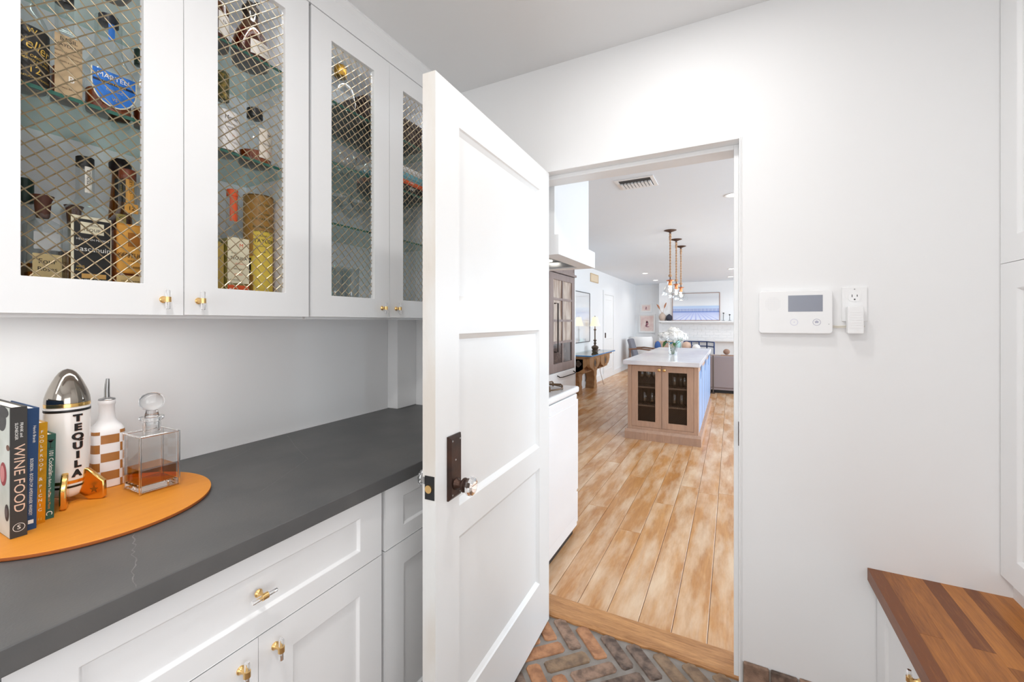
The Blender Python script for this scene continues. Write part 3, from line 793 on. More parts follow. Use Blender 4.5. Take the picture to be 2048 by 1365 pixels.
# ================================================================== bottles and other things inside the upper cabinets
def sq(p=6, rot=0.0, k=1.0):
    """superellipse outline; half-depth 1 along x, half-width k along y"""
    def f(t):
        t -= rot
        return 1.0 / ((abs(cos(t))**p + (abs(sin(t))/k)**p) ** (1.0/p))
    return f
def flatfn(az, d):
    n_ = (cos(az), sin(az)); t_ = (-sin(az), cos(az))
    return lambda a, b, e=0.0: (n_[0]*(d+e) + t_[0]*a, n_[1]*(d+e) + t_[1]*a, b)
def cylfn(az, r):
    return lambda a, b, e=0.0: ((r+e)*cos(az + a/r), (r+e)*sin(az + a/r), b)
def patch(fn, a0, a1, b0, b1, e, n=14):
    mb = MB(); vs_, fs = [], []
    for i in range(n+1):
        a = a0 + (a1-a0)*i/n; vs_ += [fn(a, b0, e), fn(a, b1, e)]
    for i in range(n): fs.append((2*i, 2*i+2, 2*i+3, 2*i+1))
    return mb.add(vs_, fs)
LM = {}
def lmat(r, g, b, rough=.6):
    k = (r, g, b)
    if k not in LM: LM[k] = mat('label_paper_%d_%d_%d' % k, rgb(r, g, b), rough, var=.05, vscale=40)
    return LM[k]
def bottle(label, x, y, z, prof, glassm, shape=None, cap=None, liquid=None, labels=(), neckband=None, name='bottle', cat='bottle', group='bottles in the upper cabinet', n=32):
    t = thing(name, label, cat, (x, y, z), 0, group)
    B('glass', MB().lathe(prof, (0,0,0), n, shape), glassm, t, smooth=True, local=True)
    if liquid:
        lv, lm = liquid
        P = [(max(r-.003, .001), max(h, .004)) for r, h in prof if h < lv]
        # radius at the fill level
        for (r0_, h0_), (r1_, h1_) in zip(prof, prof[1:]):
            if h0_ <= lv <= h1_ and h1_ > h0_:
                P.append((max(r0_ + (r1_-r0_)*(lv-h0_)/(h1_-h0_) - .003, .001), lv)); break
        B('liquid', MB().lathe(P, (0,0,0), n, shape), lm, t, smooth=True, local=True)
    if cap:
        cp, cm, cl = cap
        B('cap', MB().lathe(cp, (0,0,0), 24), cm, t, smooth=True, local=True, label=cl)
    for L_ in labels:
        mode, az, d, a0, a1, b0, b1, m_, lines = L_[:9]
        fn = flatfn(az, d) if mode == 'flat' else cylfn(az, d)
        lo = B('paper_label', patch(fn, a0, a1, b0, b1, .0006), m_, t, local=True)
        groups = {}
        for (s, size, a, b_, im, *rest) in lines: groups.setdefault(im, []).append((s, size, a, b_, *rest))
        for im, ls in groups.items():
            lettering(ls, lambda a, b, fn=fn: fn(a, b, .0012), M[im], lo, local=True)
        if len(L_) > 9:
            for (a0, a1, b0, b1, m2) in L_[9]:
                B('label_print', patch(fn, a0, a1, b0, b1, .0009), m2, lo, local=True)
    return t
def prof_std(r, hb, hs, rn, ht, base=.004):
    """body radius, body height, shoulder top, neck radius, total height"""
    P = [(r*.80, 0), (r*.97, base*.6), (r, base*2), (r, hb)]
    for k in range(1, 6):
        s = k/6; P.append((rn + (r-rn)*(cos(s*pi)*.5+.5), hb + (hs-hb)*s))
    P += [(rn, hs), (rn, ht)]
    return P
def capprof(r, z0, z1): return [(r*.9, z0), (r, z0+.001), (r, z1-.002), (r*.85, z1), (.0005, z1)]
F0 = 1.4055; F1 = 1.8605; F2 = 2.1755
def A(z): return z
amber, bot, clear = M['amberglass'], M['bottle'], M['bottle']
# --- first mesh door, floor of the cabinet
def canister(label, x, y, z, r, h, az, lines_top, lines_lab, tab):
    t = thing('whiskey_canister', label, 'canister', (x, y, z), 0, 'whiskey canisters')
    can = mat('kraft_tube', rgb(176, 130, 62), .5, var=.12, vscale=9); yel = lmat(236, 206, 84); lidm = mat('tube_rim', rgb(120, 92, 52), .4, .4)
    B('tube', MB().lathe([(r*.99,0),(r,.002),(r,h-.002),(r*.985,h)], (0,0,0), 40), can, t, smooth=True, local=True)
    B('rim', MB().lathe([(r+.0006,h-.004),(r+.0008,h-.003),(r+.0008,h),(r-.002,h)], (0,0,0), 40, cap=False), lidm, t, smooth=True, local=True)
    fn = cylfn(az, r)
    lb = B('paper_label', patch(fn, -.033, .033, .012, h*.68, .0006), yel, t, local=True)
    B('label_tab', patch(fn, -.062, -.033, h*.30, h*.46, .0006), yel, lb, local=True)
    B('label_print', patch(fn, -.058, -.040, h*.315, h*.445, .0009), M['ink'], lb, local=True)
    lettering(lines_top, lambda a, b: fn(a, b, .0012), M['inkgreen'], t, local=True)
    lettering(lines_lab, lambda a, b: fn(a, b, .0012), M['ink'], lb, local=True)
    return t
canister('tan whiskey tube with a yellow label beside the green-capped bottle', -1.470, .294, F0, .043, .390, radians(20),
         [("BARREL PROOF", .010, 0, .335), ("COLONEL", .008, 0, .315), ("E.H. TAYLOR, JR.", .010, 0, .295)],
         [("COLONEL E.H.", .007, 0, .245), ("TAYLOR", .016, 0, .225), ("JR.", .007, 0, .207), ("BARREL", .009, 0, .155), ("STRAIGHT KENTUCKY", .0055, 0, .11), ("BOURBON WHISKEY", .0055, 0, .09)], True)
canister('tan whiskey tube with a yellow label beside the orange-necked bottle', -1.418, .872, F0, .044, .380, radians(-8),
         [("LET THE", .011, 0, .345), ("COLONEL", .008, 0, .315), ("E.H. TAYLOR, JR.", .010, 0, .298), ("BARREL PROOF", .010, 0, .272), ("UNCUT UNFILTERED", .0065, 0, .258)],
         [("COLONEL E.H.", .007, 0, .243), ("TAYLOR", .017, 0, .226), ("STRAIGHT KENTUCKY", .0052, 0, .208), ("JR.", .009, 0, .190), ("BARREL PROOF", .0065, 0, .03)], True)
bottle('clear bottle with a tall dark green cap beside the tan tube', -1.515, .362, F0, prof_std(.030, .19, .225, .013, .26), bot, None,
       (capprof(.0165, .247, .305), mat('green_cap', rgb(24, 52, 44), .4), 'dark green cap'), (.10, M['whisky']),
       [('flat', -.25, .030, -.022, .022, .03, .09, lmat(150, 130, 96), [("BITTERS", .008, 0, .06, 'inkbrown')])])
bottle('square bottle with a cream label and brown cork stopper', -1.449, .376, F0, prof_std(.029, .185, .205, .012, .215), bot, sq(6),
       ([(.010,.205),(.012,.21),(.0145,.245),(.019,.256),(.0195,.258),(.0005,.258)], mat('brown_cork', rgb(92, 56, 44), .6), 'brown wooden stopper'), (.075, M['whisky']),
       [('flat', 0, .029, -.024, .024, .012, .118, lmat(214, 190, 138), [("Four", .016, 0, .100, 'ink'), ("Roses", .014, 0, .082, 'ink'), ("SINGLE", .008, 0, .060, 'inkbrown'), ("BARREL", .008, 0, .045, 'inkbrown')]),
        ('flat', 0, .029, -.022, .022, .128, .168, lmat(196, 198, 198), [])])
bottle('square bottle with a brown stopper standing behind the black-labelled tequila', -1.525, .452, F0, prof_std(.028, .185, .205, .012, .22), bot, sq(6),
       ([(.010,.205),(.012,.212),(.0145,.25),(.019,.262),(.0005,.262)], mat('brown_cork_b', rgb(92, 56, 44), .6), 'brown wooden stopper'), (.14, M['whisky2']), [])
cream = lmat(232, 224, 196); blk = lmat(34, 34, 34)
bottle('square clear tequila bottle with a large black and cream label', -1.3975, .434, F0, prof_std(.037, .222, .262, .0145, .34), bot, sq(7),
       (capprof(.0165, .335, .360), M['black'], 'black cap'), None,
       [('flat', 0, .037, -.036, .036, .016, .210, cream, [], [(-.031, .0345, .018, .203, blk)]),
        ('flat', 0, .0376, -.0005, .0005, .02, .021, blk, [("TEQUILA", .010, .004, .178, 'ink'), ("EXTRA", .006, .004, .189, 'ink'), ("HECHO EN MEXICO", .0065, .002, .155, 'inkw'), ("Cascahuin", .0165, .001, .132, 'inkw'), ("100%", .007, -.02, .090, 'inkgold'), ("AGAVE", .007, -.018, .082, 'inkgold'), ("ENTRE CUATES", .0075, .004, .058, 'inkw'), ("EL SOL", .005, 0, .032, 'inkw')], [(-.020, .022, .169, .196, cream), (-.018, .026, .063, .074, lmat(214, 166, 92))]),
        ('cyl', radians(8), .0145, -.007, .007, .272, .352, lmat(232, 228, 218), [("TEQUILA", .009, 0, .31, 'ink', pi/2)])])
bottle('tall amber bottle with a broad dark cap behind the orange-labelled bourbon', -1.485, .532, F0, [(.028,0),(.031,.003),(.031,.14),(.024,.25),(.018,.33),(.0165,.37)], amber, None,
       ([(.018,.366),(.023,.372),(.024,.388),(.018,.402),(.0005,.404)], mat('plum_cap', rgb(38, 24, 26), .35), 'broad dark cap'), (.24, M['whisky2']),
       [('cyl', radians(-15), .0215, -.013, .013, .285, .345, blk, [("RESERVA", .008, 0, .315, 'inkgold', pi/2)]), ('cyl', radians(-15), .0255, -.010, .010, .225, .25, lmat(206, 178, 96), [("G", .014, 0, .238, 'ink')])])
org = lmat(206, 138, 46); org2 = lmat(226, 164, 74)
bottle('bourbon bottle with a square orange label and orange neck strip', -1.388, .512, F0, prof_std(.036, .205, .255, .0155, .335), bot, sq(6),
       (capprof(.0175, .325, .352), mat('russet_cap', rgb(128, 62, 36), .45), 'russet cap'), (.19, M['whisky']),
       [('flat', 0, .036, -.035, .035, .082, .206, org, [("KENTUCKY", .0135, 0, .125, 'inkbrown'), ("BOURBON", .006, 0, .098, 'inkbrown'), ("XII", .008, .025, .105, 'inkbrown')], [(-.032, .032, .086, .202, org2)]),
        ('flat', 0, .0368, -.0005, .0005, .09, .091, org, [("KENTUCKY", .0125, 0, .128, 'inkbrown'), ("STRAIGHT", .006, 0, .113, 'inkbrown'), ("BOURBON", .006, 0, .096, 'inkbrown')], [(-.013, .013, .150, .185, lmat(168, 104, 34))]),
        ('flat', 0, .036, -.035, .035, .02, .076, lmat(222, 190, 130), [("DISTILLED AND BOTTLED", .0045, 0, .062, 'inkbrown'), ("1792", .012, 0, .04, 'inkbrown')]),
        ('cyl', radians(0), .0158, -.009, .009, .265, .335, org2, [("VERY OLD", .009, 0, .31, 'inkbrown', -pi/2)]),
        ('flat', 0, .021, -.014, .014, .238, .262, org2, [("12", .014, 0, .250, 'inkbrown')])])
# --- first mesh door, middle shelf
bottle('round bourbon bottle with a glossy black label and gold script', -1.345, .320, F1, prof_std(.038, .135, .20, .016, .255), bot, None,
       (capprof(.018, .245, .275), M['black'], 'black cap'), (.06, M['whisky2']),
       [('cyl', radians(-4), .038, -.052, .052, .006, .128, M['ink'], [("Weller", .030, .006, .088, 'inkgold', radians(-12), .8), ("THE ORIGINAL", .0075, .012, .064, 'inkgold', radians(-8)), ("WHEATED BOURBON", .0058, .012, .055, 'inkgold', radians(-8)), ("12", .022, .010, .037, 'inkgold'), ("W", .016, .006, .117, 'inkgold'), ("KENTUCKY STRAIGHT", .0055, .012, .020, 'inkgold')])])
kr = lmat(186, 160, 124)
bottle('slim bottle with a kraft paper bib label', -1.348, .384, F1, prof_std(.0235, .145, .17, .0135, .235), bot, sq(6),
       (capprof(.0155, .225, .25), M['black'], 'black cap'), (.075, M['whisky']),
       [('flat', 0, .0235, -.0225, .0225, .006, .146, kr, [("BASIL", .012, 0, .136, 'ink'), ("HAYDEN'S", .0095, 0, .123, 'ink'), ("KENTUCKY STRAIGHT", .0045, 0, .108, 'inkbrown'), ("BOURBON WHISKEY", .0048, 0, .098, 'inkbrown'), ("AGED 8 YEARS", .0045, 0, .086, 'inkbrown'), ("B", .020, .004, .050, 'inkw'), ("SMALL BATCH", .005, 0, .028, 'inkbrown')])])
blu = lmat(44, 116, 204)
tm = bottle('wide cognac bottle with a shield-shaped blue label', -1.342, .459, F1, prof_std(.030, .10, .165, .0165, .238), bot, sq(3, 0, 1.48),
       (capprof(.0185, .222, .246), mat('navy_cap', rgb(24, 28, 40), .4), 'dark cap'), (.055, M['whisky']),
       [('cyl', 0, .0168, -.006, .006, .182, .236, blu, [])], n=48)
fnb = flatfn(0, .031)
def shield(sc_, e, m_, nm, par):
    P = [(-.041*sc_, .098), (.041*sc_, .098), (.041*sc_, .065)]
    for k in range(1, 12):
        th = -pi*k/12; P.append((.041*sc_*cos(th), .065 + .048*sc_*sin(th)))
    P.append((-.041*sc_, .065))
    P = [(a, .065 + (b-.065)*(1 if b > .09 else 1)) for a, b in P]
    mb = MB(); mb.add([fnb(a, b - (0.004*(1-sc_) if b > .09 else 0), e) for a, b in P], [tuple(range(len(P)))]); return B(nm, mb, m_, par, local=True)
s0 = shield(1.03, .0004, cream, 'paper_label', tm); s1 = shield(.97, .0008, blu, 'label_print', s0)
B('label_print', patch(fnb, -.039, .039, .068, .0735, .0010), mat('navy_band', rgb(20, 32, 60), .5), s0, local=True)
lettering([("MARTELL", .0155, 0, .085)], lambda a, b: fnb(a, b, .0013), M['inkw'], s0, local=True)
lettering([("PRIVATE RESERVE", .0055, 0, .0707)], lambda a, b: fnb(a, b, .0013), M['inkgold'], s0, local=True)
lettering([("COGNAC", .007, 0, .055), ("VS", .010, 0, .035)], lambda a, b: fnb(a, b, .0013), M['inkgold'], s0, local=True)
bottle('thin bottle with a dark green cap beside the blue-labelled cognac', -1.355, .526, F1, prof_std(.0165, .13, .155, .010, .185), bot, None, (capprof(.0125, .165, .205), mat('bottle_green_cap', rgb(26, 44, 34), .4), 'dark green cap'), (.05, M['whisky2']))
# --- first mesh door, top shelf
bottle('dark round bottle on the top glass shelf', -1.36, .335, F2, prof_std(.044, .12, .17, .016, .22), amber, None, (capprof(.018, .205, .228), M['black'], 'black cap'), (.10, M['whisky2']))
bottle('dark squat bottle next to the round one on the top shelf', -1.36, .46, F2, prof_std(.047, .10, .15, .016, .20), amber, sq(5), (capprof(.018, .19, .218), M['black'], 'black cap'), (.08, M['whisky2']))
# --- second mesh door
bottle('tequila bottle with a gold label', -1.386, .698, F0, prof_std(.032, .21, .25, .014, .31), bot, sq(5), (capprof(.016, .30, .325), M['black'], 'black cap'), (.20, M['reposado']),
       [('flat', 0, .032, -.029, .029, .045, .195, lmat(196, 166, 84), [("TEQUILA", .010, 0, .15, 'inkbrown'), ("ANEJO", .009, 0, .09, 'inkbrown')])])
bottle('small slim bottle with a black cap behind the orange-necked tequila', -1.515, .742, F0, prof_std(.022, .22, .25, .011, .305), bot, None, (capprof(.0125, .295, .318), M['black'], 'black cap'), (.20, M['reposado']),
       [('cyl', radians(-20), .0112, -.008, .008, .258, .295, lmat(206, 196, 190), [])])
orr = lmat(228, 92, 44)
bottle('tequila bottle with an orange neck strip and cream label', -1.384, .7685, F0, prof_std(.033, .212, .258, .0135, .352), bot, sq(6), (capprof(.0155, .35, .372), orr, 'orange cap'), (.215, M['reposado']),
       [('flat', 0, .033, -.032, .032, .078, .218, cream, [("SINGLE", .006, -.012, .170, 'ink'), ("TEQUILA", .0125, 0, .155, 'ink'), ("REPOSADO", .006, .006, .138, 'inkred'), ("100% AGAVE", .006, 0, .122, 'inkbrown'), ("OCHO", .008, .0, .105, 'inkred'), ("RANCHO", .006, -.012, .088, 'ink'), ("M", .016, .008, .195, 'inkred')]),
        ('flat', 0, .033, -.032, .032, .012, .072, orr, [("TEQUILA", .010, .004, .055, 'inkw'), ("E", .018, -.024, .055, 'inkw')]),
        ('cyl', radians(2), .0137, -.014, .014, .272, .35, orr, [])])
bottle('round white-labelled bottle with a dark green neck', -1.350, .722, F1, prof_std(.042, .125, .165, .015, .225), bot, None, (capprof(.0168, .165, .25), mat('green_gold_foil', rgb(48, 62, 44), .35, .3, var2=rgb(150, 126, 60), vscale=90), 'dark green foil neck'), (.05, M['whisky2']),
       [('cyl', radians(2), .042, -.048, .048, .010, .126, lmat(236, 232, 230), [("Monet", .016, .002, .105, 'ink', 0, .9), ("SMALL BATCH", .0075, .006, .088, 'ink'), ("WHISKEY", .008, .006, .076, 'ink'), ("No. 8", .008, .012, .055, 'inkred'), ("KENTUCKY", .006, .006, .035, 'inkbrown')])])
bottle('squat whiskey bottle with amber in the bottom and a cream label', -1.356, .822, F1, prof_std(.048, .105, .15, .019, .165), bot, None, (capprof(.0225, .155, .185), M['black'], 'black stopper'), (.042, M['whisky']),
       [('cyl', radians(16), .048, -.028, .032, .020, .112, lmat(228, 218, 206), [("M", .016, .004, .095, 'ink'), ("MICHTER'S", .0085, .003, .065, 'ink'), ("SOUR MASH", .0055, .003, .045, 'inkred')])])
tk = bottle('round amber bottle with a white label and a dark horse stopper', -1.362, .812, F2, [(.040,0),(.050,.006),(.054,.03),(.052,.06),(.042,.10),(.028,.128),(.0215,.142),(.0215,.175)], amber, None,
       ([(.0225,.17),(.024,.174),(.024,.188),(.020,.192),(.0005,.192)], mat('dark_stopper', rgb(54, 46, 40), .4, .5), 'dark metal stopper'), (.11, M['whisky2']),
       [('cyl', radians(12), .0535, -.040, .034, .022, .066, lmat(232, 226, 218), [("BLANTON'S", .0085, 0, .052, 'ink'), ("BOURBON", .006, 0, .036, 'inkbrown')])])
mb = MB(); mb.sphere((0, .002, .206), .006, .015, .006, 12, 8); mb.tube([(0,.012,.208),(0,.019,.220),(0,.026,.221)], .004, 8)
for a in (-.010, -.005, .007, .012): mb.tube([(0,a,.204),(0,a-.004,.192)], .0018, 6)
B('stopper_figure', mb, mat('dark_stopper_b', rgb(54, 46, 40), .4, .5), tk, local=True, label='small galloping horse figure')
bottle('amber bottle with a white label at the hinge side of the top shelf', -1.362, .698, F2, prof_std(.043, .12, .165, .017, .21), amber, None, (capprof(.0195, .198, .225), M['black'], 'black cap'), (.11, M['whisky2']),
       [('cyl', radians(30), .043, -.026, .026, .03, .095, lmat(232, 226, 218), [("No. 1", .012, 0, .07, 'ink')])])
# --- third and fourth mesh doors
td = bottle('clear round decanter with a gold collar on the top shelf', -1.372, 1.170, 2.1735, [(.045,0),(.058,.006),(.062,.05),(.056,.10),(.036,.135),(.022,.15),(.020,.165)], bot, None,
       ([(.022,.158),(.024,.160),(.024,.198),(.022,.200)], mat('dull_gold', rgb(168, 128, 50), .35, .8), 'gold collar'), None, (), None, 'decanter', 'decanter', None)
B('stopper', MB().lathe([(.008,.200),(.010,.204),(.020,.212),(.021,.220),(.014,.229),(.001,.231)], (0,0,0), 20), M['bottle'], td, smooth=True, local=True)
t = thing('wooden_box', 'long dark brown wooden box on the glass shelf', 'box', (-1.42, 1.42, 2.1735))
B('body', bx(-1.53, -1.314, 1.248, 1.594, 2.1736, 2.258), mat('dark_walnut', rgb(50, 34, 30), .5, var=.3, vscale=12, stretch=(1,.2,1)), t, bevel=.002)
B('lid', bx(-1.532, -1.312, 1.246, 1.596, 2.2595, 2.290), mat('dark_walnut_lid', rgb(44, 30, 27), .5, var=.3, vscale=12, stretch=(1,.2,1)), t, bevel=.002)
zz = 1.9496
for (h, col, lab, tx) in ((.042, (28, 28, 30), 'flat black game box at the bottom of the shelf stack', 'UNO'), (.020, (232, 92, 40), 'thin orange game box between the black and teal boxes', 'GAMES'), (.032, (118, 176, 190), 'teal game box under the white one', ''), (.026, (232, 230, 228), 'white game box on top of the shelf stack', '')):
    t = thing('game_box', lab, 'box', (-1.41, 1.50, zz), 0, 'stacked game boxes')
    B('lid', bx(-1.505, -1.312, 1.372, 1.632, zz + h*.35, zz + h), lmat(*col), t, bevel=.001)
    B('tray', bx(-1.503, -1.314, 1.374, 1.630, zz, zz + h*.349), lmat(*[int(c*.9) for c in col]), t)
    if tx: lettering([(tx, h*.45, 0, 0)], lambda a, b, zz=zz, h=h: (-1.3114, 1.52 + a, zz + h*.66 + b), M['inkw'], t)
    zz += h + .0003
coupe_p = [(.030,0),(.030,.0015),(.006,.004),(.0035,.012),(.0035,.075),(.008,.082),(.030,.096),(.043,.118),(.0445,.134),(.0435,.134),(.029,.0985),(.004,.084)]
high_p = [(.026,0),(.029,.002),(.033,.175),(.0318,.175),(.0278,.008),(.001,.008)]
bowl_p = [(.028,0),(.030,.002),(.050,.028),(.058,.062),(.0565,.062),(.048,.030),(.027,.005),(.001,.005)]
wine_p = [(.033,0),(.033,.0015),(.006,.004),(.0035,.012),(.0035,.09),(.010,.098),(.034,.125),(.037,.155),(.031,.195),(.030,.195),(.0355,.155),(.032,.126),(.004,.10)]
def glassware(name, prof, label, cat, spots, group, split=None):
    me = mesh_of(MB().lathe(prof, (0,0,0), 20, cap=False), name, [M['thin']])
    for p in me.polygons: p.use_smooth = True
    for (x, y, z) in spots:
        o = bpy.data.objects.new(name, me); C.objects.link(o); o.location = (x, y, z)
        lb = label
        if split: lb = label + (split[2] if (x, y, z)[split[0]] > split[1] else split[3])
        tag(o, lb, cat, group)
glassware('glass_bowl', bowl_p, 'clear footed glass bowl on the middle glass shelf', 'bowl', [(-1.365, 1.04, 1.9496), (-1.365, 1.17, 1.9496), (-1.365, 1.30, 1.9496), (-1.49, 1.10, 1.9496), (-1.49, 1.24, 1.9496)], 'glass bowls', (0, -1.42, ', front row', ', back row'))
glassware('coupe_glass', coupe_p, 'clear stemmed coupe glass on the lower glass shelf', 'glass', [(-1.35, 1.05, 1.7281), (-1.35, 1.15, 1.7281), (-1.35, 1.25, 1.7281), (-1.46, 1.10, 1.7281), (-1.46, 1.20, 1.7281), (-1.46, 1.30, 1.7281)], 'coupe glasses', (0, -1.42, ', front row', ', back row'))
glassware('wine_glass', wine_p, 'clear wine glass behind the last mesh door', 'glass', [(-1.38, 1.46, 1.7281), (-1.38, 1.56, 1.7281), (-1.48, 1.51, 1.7281)], 'wine glasses', (0, -1.42, ', front row', ', standing behind two others'))
glassware('highball_glass', high_p, 'clear tall tumbler on the cabinet floor', 'glass', [(-1.36, 1.05, F0), (-1.36, 1.13, F0), (-1.36, 1.21, F0), (-1.45, 1.09, F0), (-1.45, 1.17, F0), (-1.45, 1.25, F0)], 'tall tumblers', (0, -1.42, ', front row', ', back row'))

# ================================================================== things on the counter
DZ = .9195
t = thing('serving_board', 'round orange board lying on the grey counter', 'board', (-1.346, .432, DZ))
B('face', MB().lathe([(.2265,.0062),(.2285,.0078),(.2278,.0085),(.001,.0085)], (0,0,0), 96), M['disc'], t, local=True)
B('rim', MB().lathe([(.2255,0),(.2275,.001),(.2285,.003),(.2286,.0077),(.227,.0078)], (0,0,0), 96), M['discedge'], t, local=True, smooth=True)
Z0 = DZ + .0086
def book(name, label, xs, y0, y1, h, dep, cover, page, lean=0.0):
    t = thing(name, label, 'book', (xs, y0, Z0), 0, 'books on the orange board')
    t.rotation_euler = (-lean, 0, 0)
    w_ = y1 - y0; c = .0022
    mb = MB(); mb.box(-dep, 0, 0, c, 0, h); mb.box(-dep, 0, w_-c, w_, 0, h); mb.box(-.0025, 0, c, w_-c, 0, h)
    cv = B('cover', mb, cover, t, local=True)
    B('pages', bx(-dep+.004, -.0026, c, w_-c, .003, h-.003), page, t, local=True)
    fn = lambda a, b: (.0006, w_/2 + b, h - a)
    return t, cv, fn, w_
pg = mat('book_pages', rgb(232, 226, 214), .8)
t, cv, fn, w_ = book('cookbook', 'thick cookbook with a charcoal spine and rose lettering', -1.283, .288, .311, .264, .19, mat('charcoal_cover', rgb(52, 50, 48), .55), pg)
lettering([("FRANK and", .0062, .047, .0035), ("SLONECKER", .0062, .049, -.0035)], fn, M['inkw'], cv, local=True)
lettering([("WINE FOOD", .0215, .145, 0, 0, 1.12)], fn, M['inkrose'], cv, local=True)
mb = MB()
for rr_, w0 in ((.0085, .0008),):
    vs_, fs = [], []
    for k in range(28):
        th = 2*pi*k/28; vs_ += [fn(.244 + rr_*cos(th), rr_*sin(th)), fn(.244 + (rr_-w0)*cos(th), (rr_-w0)*sin(th))]
    for k in range(28): fs.append((2*k, (2*k+2) % 56, (2*k+3) % 56, 2*k+1))
    mb.add(vs_, fs)
B('publisher_mark', mb, M['inkw'], cv, local=True); lettering([("S", .012, .244, 0, pi/2)], fn, M['inkw'], cv, local=True)
# printed front cover (faces -y)
cf = lambda a, b, e=.0004: (-a, -e, b)
B('cover_print', MB().add([cf(.002,.001), cf(.188,.001), cf(.188,.263), cf(.002,.263)], [(0,1,2,3)]), mat('cover_photo', rgb(206, 208, 200), .5, var2=rgb(176, 182, 170), vscale=9), cv, local=True)
def ell(a, b, ra, rb, col, e, n=24):
    B('cover_print', MB().add([cf(a + ra*cos(2*pi*k/n), b + rb*sin(2*pi*k/n), e) for k in range(n)], [tuple(range(n))]), lmat(*col), cv, local=True)
ell(.042, .252, .034, .012, (40, 38, 36), .0007); ell(.050, .234, .028, .022, (52, 50, 48), .0006); ell(.040, .125, .020, .024, (150, 40, 46), .0007); ell(.044, .125, .013, .017, (206, 130, 128), .0009); ell(.018, .050, .013, .017, (44, 36, 36), .0007); ell(.020, .050, .007, .010, (92, 84, 86), .0009); ell(.012, .182, .010, .006, (110, 68, 44), .0007)
navy = mat('navy_cloth', rgb(32, 66, 108), .7, bump=.2, bscale=400)
t, cv, fn, w_ = book('cocktail_book', 'navy cloth book with white spine lettering', -1.306, .3125, .3295, .255, .17, navy, pg, .018)
lettering([("Henrik Brandt", .0062, .055, .002)], fn, M['inkw'], cv, local=True)
lettering([("BOURBON - BOGEN OM AMERIKANSK WHISKEY", .0070, .165, -.001, 0, .78)], fn, M['inkw'], cv, local=True)
B('publisher_mark', MB().add([fn(.238+a, b) for a, b in ((-.004,-.004),(.004,-.004),(.004,.004),(-.004,.004))], [(0,1,2,3)]), M['inkw'], cv, local=True)
foil = mat('gold_foil', rgb(214, 158, 38), .25, .75, bump=.35, bscale=40)
t, cv, fn, w_ = book('picnic_book', 'gold foil book with white spine lettering', -1.327, .3310, .3480, .218, .16, foil, pg, .018)
lettering([(ch, .0085, .020 + i*.0102, 0, pi/2 if ch not in '&' else pi/2) for i, ch in enumerate("FOOLPROOF") ] , lambda a, b: fn(a, b), M['inkw'], cv, local=True)
lettering([("&", .010, .122, 0, pi/2)] + [(ch, .0085, .137 + i*.0102, 0, pi/2) for i, ch in enumerate("PICNIC")], lambda a, b: fn(a, b), M['inkw'], cv, local=True)
lettering([("H", .008, .208, 0, pi/2)], fn, M['inkgold'], cv, local=True)
t, cv, fn, w_ = book('cocktail_guide', 'small dark green cocktail book beside the rocket', -1.342, .3492, .3655, .187, .14, mat('green_cover', rgb(30, 84, 72), .5), pg, .018)
lettering([("101 Cocktails", .0098, .062, .001)], fn, M['inkw'], cv, local=True)
lettering([("to Try Before You Die", .0062, .110, .0)], fn, M['inkw'], cv, local=True)
lettering([("Francois Monti", .0062, .146, 0)], fn, mat('orange_lettering', rgb(206, 140, 60), .5), cv, local=True)
lettering([("C", .014, .174, 0)], fn, M['inkw'], cv, local=True)
mb = MB(); mb.add([fn(.012,-.006), fn(.012,.006), fn(.020,0)], [(0,1,2)]); mb.add([fn(.020,-.0005), fn(.020,.0005), fn(.030,.0005), fn(.030,-.0005)], [(0,1,2,3)]); mb.add([fn(.030,-.004), fn(.030,.004), fn(.031,.004), fn(.031,-.004)], [(0,1,2,3)])
B('glass_emblem', mb, M['ink'], cv, local=True); B('drink_emblem', MB().add([fn(.0145,-.0035), fn(.0145,.0035), fn(.0175,.0015), fn(.0175,-.0015)], [(0,1,2,3)]), mat('orange_drink', rgb(236, 140, 30), .4), cv, local=True)

# ---- rocket
RX, RY = -1.440, .4155
t = thing('rocket_bottle', 'white ceramic rocket bottle with silver nose and gold fins', 'bottle', (RX, RY, Z0))
z_ = lambda z: z - Z0
def RB(r): return r
mb = MB().lathe([(.0403, z_(1.169)), (.0405, z_(1.173)), (.0395, z_(1.182)), (.0365, z_(1.194)), (.0320, z_(1.207)), (.0268, z_(1.220)), (.0212, z_(1.232)), (.0150, z_(1.2415)), (.0085, z_(1.2475)), (.0003, z_(1.250))], (0,0,0), 40, cap=False)
B('nose_cone', mb, M['silver'], t, smooth=True, local=True, label='mirror silver nose cone')
B('gold_band', MB().lathe([(.0398, z_(1.160)), (.0407, z_(1.1605)), (.0407, z_(1.1685)), (.0398, z_(1.169))], (0,0,0), 40, cap=False), M['gold'], t, smooth=True, local=True)
body = [(.0002, z_(.938)), (.012, z_(.9385)), (.022, z_(.942)), (.029, z_(.950)), (.0325, z_(.960)), (.0345, z_(.972)), (.0365, z_(.99)), (.0395, z_(1.03)), (.0408, z_(1.08)), (.0408, z_(1.12)), (.0402, z_(1.16))]
bo = B('body', MB().lathe(body, (0,0,0), 44, cap=False), M['ceramic'], t, smooth=True, local=True)
def rbody(z):
    for (r0_, h0_), (r1_, h1_) in zip(body, body[1:]):
        if h0_ <= z <= h1_: return r0_ + (r1_-r0_)*(z-h0_)/(h1_-h0_)
    return .04
def ringband(z0, z1, m_, nm): B(nm, MB().lathe([(rbody(z0)+.0003, z0), (rbody(z0)+.0008, z0+.0006), (rbody(z1)+.0008, z1-.0006), (rbody(z1)+.0003, z1)], (0,0,0), 44, cap=False), m_, t, smooth=True, local=True)
